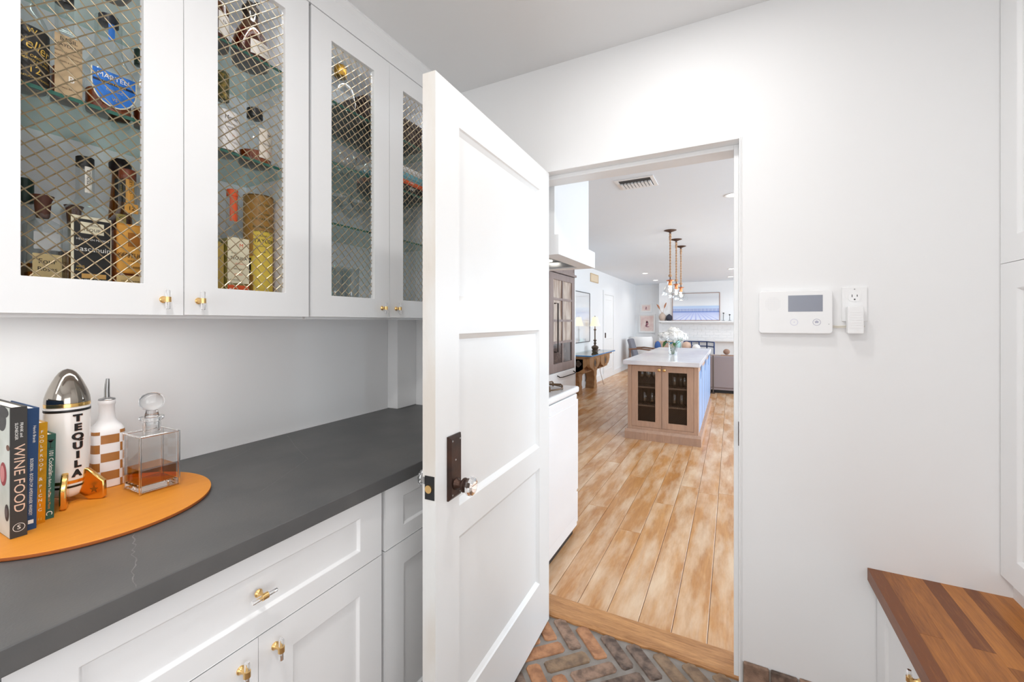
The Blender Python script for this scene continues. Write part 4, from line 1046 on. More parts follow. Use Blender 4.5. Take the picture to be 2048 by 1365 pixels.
ringband(z_(1.1485), z_(1.1545), M['black'], 'black_band'); ringband(z_(.976), z_(.984), M['gold'], 'gold_band'); ringband(z_(.9655), z_(.971), M['black'], 'black_band')
for m_, da, db, e, nm in ((mat('letter_shadow', rgb(206, 150, 120), .5), .0016, -.0010, .0004, 'letter_shadow'), (M['ink'], 0, 0, .0009, 'lettering')):
    mb = MB()
    for i, ch in enumerate("TEQUILA"):
        v, f = text_verts(ch, .0225, sx=1.15, bold=.0011)
        zc = z_(1.1325 - i*.0222)
        az = radians(9)
        for ddx in ((0.0,) if nm == 'letter_shadow' else (-.0005, .0005)):
            mb.add([((rbody(zc)+e)*cos(az + (x+da+ddx)/.0405), (rbody(zc)+e)*sin(az + (x+da+ddx)/.0405), zc + y + db) for x, y in v], f)
    B(nm, mb, m_, bo, local=True)
star = [(.0098*(1 if k % 2 == 0 else .42)*sin(pi*k/5), .0098*(1 if k % 2 == 0 else .42)*cos(pi*k/5)) for k in range(10)]
for k, az in enumerate((radians(40), radians(-22), radians(148), radians(-150))):
    n_ = (cos(az), sin(az)); q_ = (-sin(az), cos(az))
    ff = lambda a, b, d: (n_[0]*a + q_[0]*d, n_[1]*a + q_[1]*d, b)
    o = B('fin', MB().prism([(.030, z_(1.006)), (.044, z_(1.004)), (.078, z_(.972)), (.079, z_(.934)), (.074, z_(.9285)), (.046, z_(.9285)), (.026, z_(.946))], ff, -.006, .006), M['gold'], t, bevel=.003, seg=3, smooth=True, local=True, label='gold fin with a star')
    for sd in (-1, 1):
        mb = MB().add([ff(.058 + a, z_(.953) + b, sd*.0064) for a, b in star], [tuple(range(10))])
        B('star', mb, M['silver'], o, local=True)

# ---- checkered oil bottle
OX, OY = -1.487, .505
t = thing('oil_bottle', 'white oil bottle with tan checks and a steel pourer', 'bottle', (OX, OY, Z0))
shp = sq(3.4, radians(-8))
ob = [(.030,0),(.0335,.002),(.034,.006),(.034,.140),(.033,.150),(.0285,.160),(.0215,.168),(.0175,.178),(.016,.192),(.0158,.214),(.0175,.217),(.0178,.226),(.0165,.228)]
def shp2(r, z):  # square body, round neck
    return shp
mb = MB(); vs_, fs = [], []; n = 56
for (r, h) in ob:
    k = max(0, min(1, (.178 - h)/.030))
    for i in range(n):
        a = 2*pi*i/n; q = r*(1 + (shp(a)-1)*k); vs_.append((q*cos(a), q*sin(a), h))
for i in range(len(ob)-1):
    for k in range(n): fs.append((i*n+k, i*n+(k+1)%n, (i+1)*n+(k+1)%n, (i+1)*n+k))
fs.append(tuple((len(ob)-1)*n+k for k in range(n)))
mb.add(vs_, fs); B('body', mb, M['matteceramic'], t, smooth=True, local=True)
def obpos(a, h):
    r = .034
    if h > .140: r = .034 - (h-.140)*.1
    q = r*shp(a) + .0005; return (q*cos(a), q*sin(a), h)
for c in range(6):
    a0 = radians(-38) + 2*pi*c/6; a1 = a0 + 2*pi/6
    for rw in range(7):
        if (rw + c) % 2 == 0: continue
        h0, h1 = max(-.003 + rw*.0238 + .0006, .002), min(-.003 + (rw+1)*.0238 - .0006, .149)
        if h1 - h0 < .004: continue
        mb = MB(); vs_, fs = [], []
        for i in range(9):
            a = a0 + .02 + (a1-a0-.04)*i/8; vs_ += [obpos(a, h0), obpos(a, h1)]
        for i in range(8): fs.append((2*i, 2*i+2, 2*i+3, 2*i+1))
        mb.add(vs_, fs); B('check', mb, M['tan'], t, local=True)
B('pourer_base', MB().lathe([(.0172,.2275),(.0178,.229),(.0165,.2315),(.009,.234),(.007,.235)], (0,0,0), 24), M['steel'], t, smooth=True, local=True)
B('pourer_spout', MB().tube([(0,0,.232),(0,0,.255),(0,.0006,.270),(0,.0015,.284)], .005, 14, rr=[.0058,.0055,.0050,.0036]), M['steel'], t, smooth=True, local=True)

# ---- whisky decanter
t = thing('whisky_decanter', 'square glass whisky decanter with a round stopper', 'decanter', (-1.359, .552, Z0))
hx, hy, hh = .047, .045, .148
mb = MB().box(-hx, hx, -hy, hy, 0, hh)
mb.f = list(mb.f)
cav = MB().box(-hx+.007, hx-.007, -hy+.007, hy-.007, .022, hh-.008)
mb.add(cav.v, [tuple(reversed(q)) for q in cav.f])
B('body', mb, M['thin2'], t, bevel=.005, seg=3, local=True, label='clear square glass body')
M['spirit'] = thin_glass('amber_spirit', (.93, .55, .16, 1), .04)
B('spirit', MB().box(-hx+.0074, hx-.0074, -hy+.0074, hy-.0074, .0224, .059), M['spirit'], t, local=True, label='amber spirit')
for (a, b_) in ((-1,-1),(1,-1),(1,1),(-1,1)):
    B('glass_corner', MB().tube([(a*(hx-.0032), b_*(hy-.0032), .002), (a*(hx-.0032), b_*(hy-.0032), hh-.002)], .0028, 12), M['crystal'], t, local=True, smooth=True)
for (p, q) in (((-1,-1),(1,-1)),((1,-1),(1,1)),((1,1),(-1,1)),((-1,1),(-1,-1))):
    B('glass_shoulder', MB().tube([(p[0]*(hx-.0032), p[1]*(hy-.0032), hh-.003), (q[0]*(hx-.0032), q[1]*(hy-.0032), hh-.003)], .0026, 12), M['crystal'], t, local=True, smooth=True)
B('glass_base', MB().box(-hx+.004, hx-.004, -hy+.004, hy-.004, .003, .0205), M['crystal'], t, local=True, bevel=.004, seg=2, label='thick clear glass base')
mb = MB().lathe([(.012,.1485),(.0185,.1485),(.0185,.172),(.024,.180),(.0262,.1835),(.0262,.187),(.024,.1885),(.014,.1885),(.012,.185)], (0,0,0), 32)
mb = MB(); P = [(.0185,.1485),(.0185,.174),(.0255,.180),(.0265,.1835),(.0255,.187),(.0145,.187),(.0135,.1485)]
vs_, fs = [], []; n = 32
for (r, h) in P:
    for k in range(n): vs_.append((r*cos(2*pi*k/n), r*sin(2*pi*k/n), h))
m_ = len(P)
for i in range(m_):
    for k in range(n): fs.append((i*n+k, i*n+(k+1)%n, ((i+1)%m_)*n+(k+1)%n, ((i+1)%m_)*n+k))
mb.add(vs_, fs); B('neck', mb, M['crystal'], t, smooth=True, local=True)
mb = MB().lathe([(.0120,.165),(.0130,.186),(.0150,.1875),(.0145,.194),(.0125,.200),(.0125,.204)], (0,0,0), 24)
mb2 = MB().lathe([(.0003,.203),(.010,.2035),(.0185,.208),(.0250,.217),(.0270,.226),(.0255,.236),(.0195,.2445),(.011,.249),(.0003,.250)], (0,0,0), 32, cap=False)
mb.add(mb2.v, mb2.f); B('stopper', mb, M['crystal'], t, smooth=True, local=True)

# ================================================================== kitchen: range and hood
t = thing('kitchen_range', 'white gas range seen from its side beyond the doorway', 'stove', (-1.27, 2.3, 0))
SX0, SX1, SY0, SY1 = -1.66, -.888, 1.955, 2.625
B('body', bx(SX0, SX1, SY0, SY1, .045, .90), M['enamel'], t, bevel=.006)
mb = MB().prism([(SY0+.05, .12), (SY1-.06, .12), (SY1-.06, .84), (SY0+.05, .84)], lambda a, b, d: (SX1 + d, a, b), 0, .003)
B('side_panel', mb, M['enamel'], t, bevel=.003)
B('cooktop', bx(SX0-.004, SX1+.006, SY0, SY1+.03, .905, .945), M['enamel'], t, bevel=.012, seg=3)
B('oven_door', bx(SX0+.01, SX1-.004, SY1+.004, SY1+.035, .27, .86), M['enamel'], t, bevel=.005)
B('storage_drawer', bx(SX0+.01, SX1-.004, SY1+.002, SY1+.030, .06, .255), M['enamel'], t, bevel=.005)
B('base', bx(SX0+.03, SX1-.02, SY0+.02, SY1-.03, 0, .045), M['black'], t)
B('oven_handle', MB().tube([(SX0+.06, SY1+.035, .80),(SX0+.06, SY1+.07, .80),(SX1-.06, SY1+.07, .80),(SX1-.06, SY1+.035, .80)], .009, 10), M['steel'], t, smooth=True)
for (gx, gy) in ((-1.06, 2.12), (-1.06, 2.43), (-1.47, 2.12), (-1.47, 2.43)):
    g = MB()
    for k in range(6):
        a = 2*pi*k/6 + .3; c, s_ = cos(a), sin(a)
        g.tube([(gx+.135*c, gy+.135*s_, .946),(gx+.135*c, gy+.135*s_, .968),(gx+.125*c, gy+.125*s_, .976),(gx+.03*c, gy+.03*s_, .976),(gx+.03*c, gy+.03*s_, .962)], .0055, 8)
    g.tube([(gx+.135*cos(2*pi*k/20), gy+.135*sin(2*pi*k/20), .955) for k in range(20)], .005, 8, closed=True)
    B('burner_grate', g, M['grate'], t, smooth=True, label='bronze burner grate')
    B('burner', MB().lathe([(.045,.945),(.045,.955),(.03,.960),(.001,.960)], (gx,gy,0), 20), M['black'], t)
for k in range(4):
    B('control_knob', MB().tube([(SX0+.14+k*.16, SY1+.028, .885),(SX0+.14+k*.16, SY1+.06, .885)], .018, 14), M['enamel'], t, smooth=True)
t = thing('range_hood', 'white plaster range hood with a stainless underside', 'range hood', (-1.27, 2.2, 1.70))
HX0, HX1, HY1 = -1.80, -.752, 2.565
B('chimney', bx(HX0+.025, HX1-.022, 1.943, HY1-.06, 1.795, ZC-.001), M['wall'], t)
mb = MB(); w_ = .085
mb.box(HX0, HX1, HY1-w_, HY1, 1.697, 1.795); mb.box(HX1-w_, HX1, 1.943, HY1-w_, 1.697, 1.795); mb.box(HX0, HX0+w_, 1.943, HY1-w_, 1.697, 1.795); mb.box(HX0+w_, HX1-w_, 1.943, HY1-w_, 1.765, 1.795)
B('skirt', mb, M['wall'], t)
B('filter_panel', bx(HX0+w_+.01, HX1-w_-.01, 1.95, HY1-w_-.01, 1.735, 1.748), M['steel'], t, label='stainless filter panel')
B('rail', bx(HX0+w_, HX1-w_, HY1-w_-.035, HY1-w_-.012, 1.702, 1.733), M['steel'], t)
B('hood_lamp', MB().lathe([(.001,-.002),(.036,-.002),(.038,0)], (-1.0, 2.38, 1.734), 20, cap=False), M['canlens'], t, label='lit hood lamp')

# ================================================================== kitchen: panelled refrigerator
t = thing('refrigerator', 'built-in refrigerator with a weathered wood door of glazed panes', 'refrigerator', (-2.35, 5.33, 0))
FX = -2.0
B('carcass', bx(-2.695, FX-.03, 4.80, 5.832, 0.0, 2.16), M['cab'], t)
B('end_panel', bx(FX-.03, FX+.004, 5.795, 5.832, 0, 2.16), M['cab'], t)
fw = MB(); ya, yb, za, zb = 4.865, 5.79, .712, 1.990
panes_y = [(4.99, 5.315), (5.345, 5.69)]; zc = [.822, 1.08, 1.11, 1.365, 1.395, 1.645, 1.675, 1.91]
fw.box(FX-.028, FX, ya, panes_y[0][0], za, zb); fw.box(FX-.028, FX, panes_y[1][1], yb, za, zb); fw.box(FX-.028, FX, panes_y[0][0], panes_y[1][1], za, zc[0]); fw.box(FX-.028, FX, panes_y[0][0], panes_y[1][1], zc[-1], zb)
d = B('door', fw, M['fridgewood'], t, label='weathered grey wood door')
mn = MB(); mn.box(FX-.024, FX-.002, panes_y[0][1], panes_y[1][0], zc[0], zc[-1])
B('mullion', mn, M['fridgewood'], d)
for i in (1, 3, 5): 
    for (a, b_) in panes_y: B('muntin', bx(FX-.024, FX-.003, a, b_, zc[i], zc[i+1]), M['fridgewood'], d)
for i in range(4):
    for (a, b_) in panes_y: B('pane', bx(FX-.020, FX-.014, a, b_, zc[2*i], zc[2*i+1]), M['panedark'] if i == 0 else M['pane'], d)
hb = MB().tube([(FX, 5.02, .86+.12),(FX+.05, 5.02, .98),(FX+.05, 5.02, 1.60),(FX, 5.02, 1.60)], .009, 10)
B('door_pull', hb, M['darkmetal'], d, label='long twisted iron pull')
B('drawer', bx(FX-.028, FX, ya, yb, .40, .705), M['cab'], t, bevel=.003)
B('drawer', bx(FX-.028, FX, ya, yb, .10, .395), M['cab'], t, bevel=.003)
mb = MB().tube([(FX, 5.12, .665),(FX+.04, 5.12, .645),(FX+.045, 5.20, .640),(FX+.045, 5.66, .640),(FX+.04, 5.74, .645),(FX, 5.74, .665)], .007, 10)
B('drawer_pull', mb, M['darkmetal'], t, smooth=True, label='dark iron bar pull')
B('crown', bx(FX-.03, FX+.02, 4.80, 5.832, 2.00, 2.03), M['fridgewood'], t)
B('upper_door', shaker(mapx(FX, 1), 4.87, 5.33, 2.035, 2.155, .03, .03, .02), M['fridgewood'], t)
B('upper_door', shaker(mapx(FX, 1), 5.335, 5.79, 2.035, 2.155, .03, .03, .02), M['fridgewood'], t)

# ================================================================== kitchen: island
IX0, IX1, IY0, IY1 = -1.085, -.322, 5.05, 7.75
t = thing('kitchen_island', 'weathered wood kitchen island with a white marble top', 'kitchen island', ((IX0+IX1)/2, 6.5, 0))
mb = MB()
mb.box(IX0, IX0+.02, IY0+.02, IY1, .11, .865); mb.box(IX1-.02, IX1, IY0+.42, IY1, .11, .865); mb.box(IX0+.02, IX1-.02, IY0+.40, IY0+.42, .11, .865); mb.box(IX0+.02, IX1-.02, IY1-.02, IY1, .11, .865); mb.box(IX0, IX1, IY0+.02, IY1, .09, .11); mb.box(IX1-.02, IX1, IY0+.02, IY0+.42, .11, .865)
B('carcass', mb, M['islwood'], t)
mb = MB(); mb.box(IX0, IX0+.045, IY0-.001, IY0+.02, .11, .865); mb.box(IX1-.045, IX1, IY0-.001, IY0+.02, .11, .865); mb.box(IX0+.045, IX1-.045, IY0-.001, IY0+.02, .858, .865); mb.box(IX0+.045, IX1-.045, IY0-.001, IY0+.02, .11, .145)
B('face_frame', mb, M['islwood'], t)
mb = MB().prism([(-.035, .0), (-.035, .085), (-.022, .10), (-.012, .112), (0, .112), (0, 0)], lambda a, b, d: (d, IY0 + a, b), IX0-.03, IX1+.03)
B('plinth', mb, M['islwood'], t)
B('side_plinth', bx(IX0-.03, IX1+.03, IY0, IY1, 0, .095), M['islwood'], t)
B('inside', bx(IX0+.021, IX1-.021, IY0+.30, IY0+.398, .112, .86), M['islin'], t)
fn = mapy(IY0-.002, -1)
xm = -.7035
for (a, b_, ka) in ((IX0+.047, xm-.002, xm-.028), (xm+.002, IX1-.047, xm+.028)):
    d = B('door', shaker(fn, a, b_, .148, .855, .068, .065, .02, hole=True), M['islwood'], t, label='wood door with a dark wire mesh panel')
    wire_panel(IY0+.010, a+.066, b_-.066, .211, .792, .017, .0011, M['meshdark'], d, axis='y', nside=3)
    kx, kz = ka, .815
    mb = MB(); 
    vs_, fs = [], []; n = 14; pr = [(.006,0),(.006,.010),(.015,.016),(.017,.022),(.012,.029),(.001,.031)]
    for (r, dd) in pr:
        for k in range(n): vs_.append((kx + r*cos(2*pi*k/n), IY0-.002-dd, kz + r*sin(2*pi*k/n)))
    for i in range(len(pr)-1):
        for k in range(n): fs.append((i*n+k, i*n+(k+1)%n, (i+1)*n+(k+1)%n, (i+1)*n+k))
    mb.add(vs_, fs); B('knob', mb, M['brass'], d, smooth=True, label='round brass knob')
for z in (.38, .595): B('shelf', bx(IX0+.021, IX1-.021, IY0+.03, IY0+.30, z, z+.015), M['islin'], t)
B('countertop', bx(IX0-.045, IX1+.02, IY0-.05, IY1+.05, .866, .918), M['marble'], t, bevel=.004, label='thick white marble top')
# blue stools side: panels and brackets along the right side
for k in range(5):
    y0 = IY0 + .10 + k*.56
    B('side_panel', shaker(mapx(IX1+.002, 1), y0, y0+.50, .12, .80, .05, .05, .0015, .001, .001), M['blue'], t)
for k in range(3):
    yb_ = IY0 + .35 + k*.9
    mb = MB().prism([(0,.86),(.075,.86),(.075,.82),(.06,.79),(.035,.77),(.03,.73),(.012,.70),(0,.69)], lambda a, b, d: (IX1+.002+a*.22, d, b), yb_, yb_+.06)
    B('bracket', mb, M['blue'], t, label='pale blue bracket under the top')
wg2 = [(.033,0),(.033,.0015),(.004,.006),(.0035,.08),(.012,.088),(.036,.115),(.038,.145),(.032,.180)]
glassware('island_goblet', wg2, 'stemmed glass inside the wood island on the upper shelf', 'glass', [(-.94, IY0+.10, .6105), (-.86, IY0+.10, .6105), (-.79, IY0+.10, .6105), (-.90, IY0+.2, .6105), (-.82, IY0+.2, .6105)], 'glasses in the island', (1, IY0+.15, ', back row', ', right behind the mesh'))
glassware('island_tumbler', high_p, 'tumbler inside the wood island', 'glass', [(-.91, IY0+.10, .3955), (-.82, IY0+.10, .3955), (-.58, IY0+.10, .3955), (-.50, IY0+.10, .3955), (-.44, IY0+.18, .3955), (-.58, IY0+.10, .6105), (-.47, IY0+.12, .6105), (-.52, IY0+.2, .6105)], 'tumblers in the island', (2, .5, ' on its upper shelf', ' on its lower shelf'))

# vase with flowers on the island
VX, VY, VZ = -.70, 6.05, .9185
t = thing('flower_vase', 'clear glass vase of white hydrangeas on the marble top', 'vase', (VX, VY, VZ))
B('glass', MB().lathe([(.050,0),(.055,.003),(.057,.14),(.062,.17),(.060,.17),(.054,.14),(.052,.006),(.001,.006)], (VX,VY,VZ), 28, cap=False), M['thin'], t, smooth=True)
random.seed(9)
heads = [(-.075,-.02,.245,.085),(.075,-.03,.255,.09),(0,.03,.305,.09),(-.135,.02,.255,.06),(.13,.02,.245,.06),(.01,-.06,.25,.07)]
for (dx, dy, dz, r) in heads:
    B('stem', MB().tube([(VX+dx*.1, VY+dy*.1, VZ+.01),(VX+dx*.3, VY+dy*.3, VZ+.14),(VX+dx, VY+dy, VZ+dz-r*.5)], .0035, 6), M['leaf'], t)
    mb = MB()
    for k in range(70):
        a = random.uniform(0, 2*pi); cz = random.uniform(-.6, 1); s_ = sqrt(max(0, 1-cz*cz)); rr_ = r*random.uniform(.82, 1.02)
        c = Vector((VX+dx+rr_*s_*cos(a), VY+dy+rr_*s_*sin(a), VZ+dz+rr_*cz*.85)); n_ = Vector((s_*cos(a), s_*sin(a), cz)).normalized()
        u_ = n_.orthogonal().normalized(); v_ = n_.cross(u_); pr = .017
        mb.add([c+u_*pr+n_*.003, c+v_*pr, c-u_*pr+n_*.003, c-v_*pr, c+n_*.004], [(0,1,4),(1,2,4),(2,3,4),(3,0,4)])
    mb.sphere((VX+dx, VY+dy, VZ+dz), r*.85, r*.85, r*.72, 12, 8)
    B('hydrangea_head', mb, M['petal'], t, label='white hydrangea head')
def leaf(mb, p, d, L_, w_):
    d = Vector(d).normalized(); p = Vector(p); s_ = d.cross(Vector((0,0,1))).normalized(); u_ = s_.cross(d)
    mb.add([p, p+d*L_*.35+s_*w_+u_*.006, p+d*L_*.7+s_*w_*.7, p+d*L_-u_*.01, p+d*L_*.7-s_*w_*.7, p+d*L_*.35-s_*w_+u_*.006], [(0,1,2,3,4,5)])
for (p, d, L_, w_, m_) in (((-.07,-.05,.20),(-.35,-.5,-.7),.12,.032,'leaf'), ((.07,-.05,.19),(.5,-.5,.15),.10,.028,'leaf'), ((0,-.07,.18),(-.1,-.8,-.25),.09,.022,'leafblue'), ((.02,-.07,.17),(.2,-.8,-.5),.08,.02,'leaf'), ((-.03,-.07,.17),(-.5,-.6,.0),.08,.02,'leafblue'), ((.05,-.06,.20),(.6,-.4,.4),.09,.024,'leaf')):
    mb = MB(); leaf(mb, (VX+p[0], VY+p[1], VZ+p[2]), d, L_, w_); B('leaf', mb, M[m_], t)

# ================================================================== pendants
for i, (py, lab) in enumerate(((5.70, 'rope pendant with a clear glass shade above the end of the island with mesh doors'), (6.365, 'rope pendant with a clear glass shade hanging between the other two'), (6.98, 'rope pendant with a clear glass shade above the sofa end of the island'))):
    X_ = -.692
    t = thing('pendant_light', lab, 'pendant light', (X_, py, 1.70), 0, 'rope pendants over the island')
    B('canopy', MB().lathe([(.001,ZC-.045),(.010,ZC-.043),(.014,ZC-.026),(.04,ZC-.016),(.075,ZC-.004),(.076,ZC-.0005)], (X_,py,0), 28, cap=False), M['canopy'], t, smooth=True)
    for ph in (0, pi):
        pts = []; nseg = 70; zt, zb_ = ZC-.045, 1.955
        for k in range(nseg+1):
            s_ = k/nseg; z = zt + (zb_-zt)*s_; a = ph + s_*2*pi*7; rr_ = .0055
            pts.append((X_+rr_*cos(a), py+rr_*sin(a), z))
        B('rope', MB().tube(pts, .006, 6, rr=[.011 if k < 10 else .006 for k in range(nseg+1)]), M['rope'], t, smooth=True)
    B('rope_knot', MB().sphere((X_, py, 1.952), .022, .022, .020, 14, 10), M['rope'], t, smooth=True)
    B('hook', MB().tube([(X_, py, 1.935), (X_, py, 1.895)], .007, 8), M['canopy'], t)
    B('socket', MB().lathe([(.012,1.905),(.046,1.895),(.047,1.888),(.022,1.884),(.022,1.832),(.018,1.826)], (X_,py,0), 24), M['copper'], t, smooth=True)
    B('glass_shade', MB().lathe([(.030,1.886),(.032,1.86),(.055,1.81),(.085,1.76),(.098,1.705),(.096,1.70)], (X_,py,0), 32, cap=False), M['thin'], t, smooth=True)
    bu = B('bulb', MB().lathe([(.012,1.828),(.016,1.815),(.026,1.785),(.028,1.765),(.022,1.745),(.001,1.738)], (X_,py,0), 20, cap=False), M['thin'], t, smooth=True)
    B('filament', MB().tube([(X_+.006*cos(k), py+.006*sin(k), 1.805-.045*k/12) for k in range(13)], .0018, 6), M['filament'], bu)
    l = bpy.data.lights.new('pendant_glow', 'POINT'); l.energy = 2.0; l.color = (1, .82, .6); l.shadow_soft_size = .03
    o = bpy.data.objects.new('pendant_glow', l); C.objects.link(o); o.location = (X_, py, 1.775)

# ================================================================== ceiling vent
t = thing('ceiling_vent', 'white rectangular air vent in the kitchen ceiling', 'vent', (-.705, 3.62, ZC))
vx0, vx1, vy0, vy1 = -.862, -.552, 3.48, 3.755
mb = MB(); f_ = .028
mb.box(vx0, vx1, vy0, vy0+f_, ZC-.006, ZC); mb.box(vx0, vx1, vy1-f_, vy1, ZC-.006, ZC); mb.box(vx0, vx0+f_, vy0+f_, vy1-f_, ZC-.006, ZC); mb.box(vx1-f_, vx1, vy0+f_, vy1-f_, ZC-.006, ZC)
B('frame', mb, M['trim'], t)
B('duct_shade_sheet', bx(vx0+f_, vx1-f_, vy0+f_, vy1-f_, ZC-.0025, ZC-.0005), mat('duct_shade', rgb(72, 72, 72), .8), t)  # flat dark sheet paints the shade between the fins
for k in range(9):
    xx = vx0 + f_ + .004 + k*.0278
    B('fin', bx(xx, xx+.020, vy0+f_+.075, vy1-f_, ZC-.016, ZC-.004), M['trim'], t)

# ================================================================== left wall of the living room
WX = -2.699
t = thing('pale_wall_mirror', 'tall thin-framed mirror, its pale reflection painted in, above the carved console', 'picture', (WX, 8.0, .95))  # wall mirror; pale colour stands in for the room it reflects
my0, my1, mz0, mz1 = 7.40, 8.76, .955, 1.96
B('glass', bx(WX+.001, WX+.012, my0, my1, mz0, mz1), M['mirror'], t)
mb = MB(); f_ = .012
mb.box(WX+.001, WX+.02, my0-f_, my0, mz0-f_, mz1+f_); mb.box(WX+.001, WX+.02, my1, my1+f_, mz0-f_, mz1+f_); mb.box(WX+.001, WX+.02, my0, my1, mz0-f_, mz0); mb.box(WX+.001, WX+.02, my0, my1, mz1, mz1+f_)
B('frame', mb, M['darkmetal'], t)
t = thing('wall_grille', 'tan rectangular grille high on the white wall', 'grille', (WX, 9.15, 2.24))
B('grille', bx(WX+.001, WX+.010, 8.87, 9.42, 2.255, 2.40), M['grille'], t)
mb = MB(); mb.box(WX+.001, WX+.014, 8.85, 8.87, 2.235, 2.42); mb.box(WX+.001, WX+.014, 9.42, 9.44, 2.235, 2.42); mb.box(WX+.001, WX+.014, 8.87, 9.42, 2.235, 2.255); mb.box(WX+.001, WX+.014, 8.87, 9.42, 2.40, 2.42)
B('frame', mb, mat('tan_frame', rgb(206, 178, 140), .6), t)
# white door in the left wall
mb = MB(); mb.box(WX, WX+.02, 9.86, 9.96, 0, 2.12); mb.box(WX, WX+.02, 10.80, 10.90, 0, 2.12); mb.box(WX, WX+.02, 9.96, 10.80, 2.02, 2.12)
struct('trim_5', mb, M['trim'], 'white casing of the door in the living room wall')
d2 = struct('door_2', panel_leaf(lambda a, b, d: (WX+.012+d, 9.965+a, b), .83, .01, 2.015, [.11, .72], [.22, .95, 1.08, 1.90], {(1,1),(1,3)}, .011, .006, .012), M['door'], 'white panelled door in the living room wall')
B('lock', bx(WX+.012, WX+.03, 9.985, 10.03, .98, 1.10), M['bronze'], d2, label='dark door lock')
# carved console
CX0, CX1, CY0, CY1, CZ = -2.69, -2.20, 7.29, 8.99, .76
t = thing('console_table', 'carved wood console with a blue-edged glass top', 'console table', (-2.45, 8.14, 0))
B('glass_top', bx(CX0, CX1, CY0, CY1, CZ-.018, CZ), M['shelf'], t, label='glass top')
mb = MB(); mb.box(CX1-.004, CX1+.002, CY0-.002, CY1+.002, CZ-.019, CZ+.001); mb.box(CX0, CX1, CY0-.004, CY0+.002, CZ-.019, CZ+.001); mb.box(CX0, CX1, CY1-.002, CY1+.004, CZ-.019, CZ+.001)
B('glass_edge', mb, M['blueglass'], t, label='bright blue glass edge')
B('board', bx(CX0+.01, CX1-.04, CY0+.06, CY1-.10, CZ-.055, CZ-.019), M['carved'], t, bevel=.004)
def arc(cx, cz, r, a0, a1, n=8): return [(cx + r*cos(radians(a0 + (a1-a0)*k/n)), cz + r*sin(radians(a0 + (a1-a0)*k/n))) for k in range(n+1)]
for yc in (7.60, 8.57):
    half = [(.11, 0), (.11, .05), (.085, .07), (.085, .10)] + arc(.135, .20, .075, 240, 120, 6) + [(.095, .30), (.095, .34), (.14, .36), (.14, .42)]
    poly = half + [(-a, b) for a, b in reversed(half)]
    B('pedestal', MB().prism(poly, lambda a, b, d: (d, yc + a, b), -2.68, -2.50), M['carved'], t, bevel=.006)
    B('capital', bx(-2.685, -2.36, yc-.24, yc+.24, .42, .705), M['carved'], t, bevel=.02)
for yc in (7.68, 8.40):
    lobe = [(-.33, .705), (-.33, .60)] + [(-.30, .545), (-.24, .52)] + [(-.16, .50), (-.15, .475), (.15, .475), (.16, .50)] + [(.24, .52), (.30, .56), (.345, .62), (.355, .705)]
    c = B('carved_apron', MB().prism(lobe, lambda a, b, d: (d, yc + a, b), -2.31, -2.25), M['carved'], t, bevel=.008)
    for (oy, oz, rr_) in ((.0, .60, 1.0),):
        mb = MB()
        for (ox, oz2) in ((.036,0),(-.036,0),(0,.036),(0,-.036)):
            mb.prism([(yc+ox+.034*cos(2*pi*k/16), oz+oz2+.034*sin(2*pi*k/16)) for k in range(16)], lambda a, b, d: (-2.2505 + d, a, b), 0, .002 + .0003*len(mb.v)/32)
        B('quatrefoil', mb, M['cabdark'], c, label='dark quatrefoil patch painting the shade of a pierced hole')  # dark plates on the solid apron paint the shade of holes
        B('roundel', MB().tube([(-2.248, yc+.10*cos(2*pi*k/24), oz+.10*sin(2*pi*k/24)) for k in range(24)], .010, 6, closed=True), M['carved'], c, smooth=True)
# end bracket facing the kitchen
c = B('end_bracket', MB().prism([(-2.66,.705),(-2.27,.705),(-2.27,.64),(-2.30,.58),(-2.38,.50),(-2.44,.46),(-2.52,.42),(-2.66,.40)], lambda a, b, d: (a, d, b), 7.36, 7.42), M['carved'], t, bevel=.006)
mb = MB()
for (ox, oz) in ((.034,0),(-.034,0),(0,.034),(0,-.034)): mb.prism([(-2.47+ox+.030*cos(2*pi*k/16), .60+oz+.030*sin(2*pi*k/16)) for k in range(16)], lambda a, b, d: (a, 7.361-d, b), 0, .003)
B('quatrefoil', mb, M['cabdark'], c)  # dark plates again paint the shade of pierced holes
# buffet lamp on the console
LX, LY, LZ = -2.511, 8.566, CZ+.0015
t = thing('table_lamp', 'slim buffet lamp with a lit cream shade on the console', 'lamp', (LX, LY, LZ))
B('base', MB().lathe([(.065,0),(.066,.012),(.05,.022),(.062,.04),(.075,.075),(.06,.10),(.025,.115),(.018,.14)], (LX,LY,LZ), 28), M['lampmetal'], t, smooth=True)
B('stem', MB().lathe([(.018,.135),(.032,.16),(.016,.18),(.022,.20),(.034,.215),(.034,.225),(.016,.235),(.014,.26),(.014,.42),(.026,.43),(.028,.445),(.012,.455),(.008,.50),(.008,.52)], (LX,LY,LZ), 20), M['lampmetal'], t, smooth=True)
B('shade', MB().lathe([(.105,.515),(.075,.60),(.052,.70),(.051,.70),(.074,.60),(.104,.515)], (LX,LY,LZ), 28, cap=False), M['shade'], t, smooth=True, label='lit cream linen shade')
B('finial', MB().lathe([(.003,.69),(.008,.71),(.006,.722),(.001,.73)], (LX,LY,LZ), 12), M['lampmetal'], t, smooth=True)
mb = MB().tube([(LX, LY+.06, LZ+.008),(LX-.02, LY+.30, LZ+.007),(LX-.02, CY1+.02, LZ+.006),(LX-.02, CY1+.03, .60),(LX-.02, CY1+.03, .30),(LX+.06, CY1+.02, .012),(LX+.04, CY1+.16, .010)], .005, 6)
B('cord', mb, mat('brown_cord', rgb(150, 112, 80), .6), t)

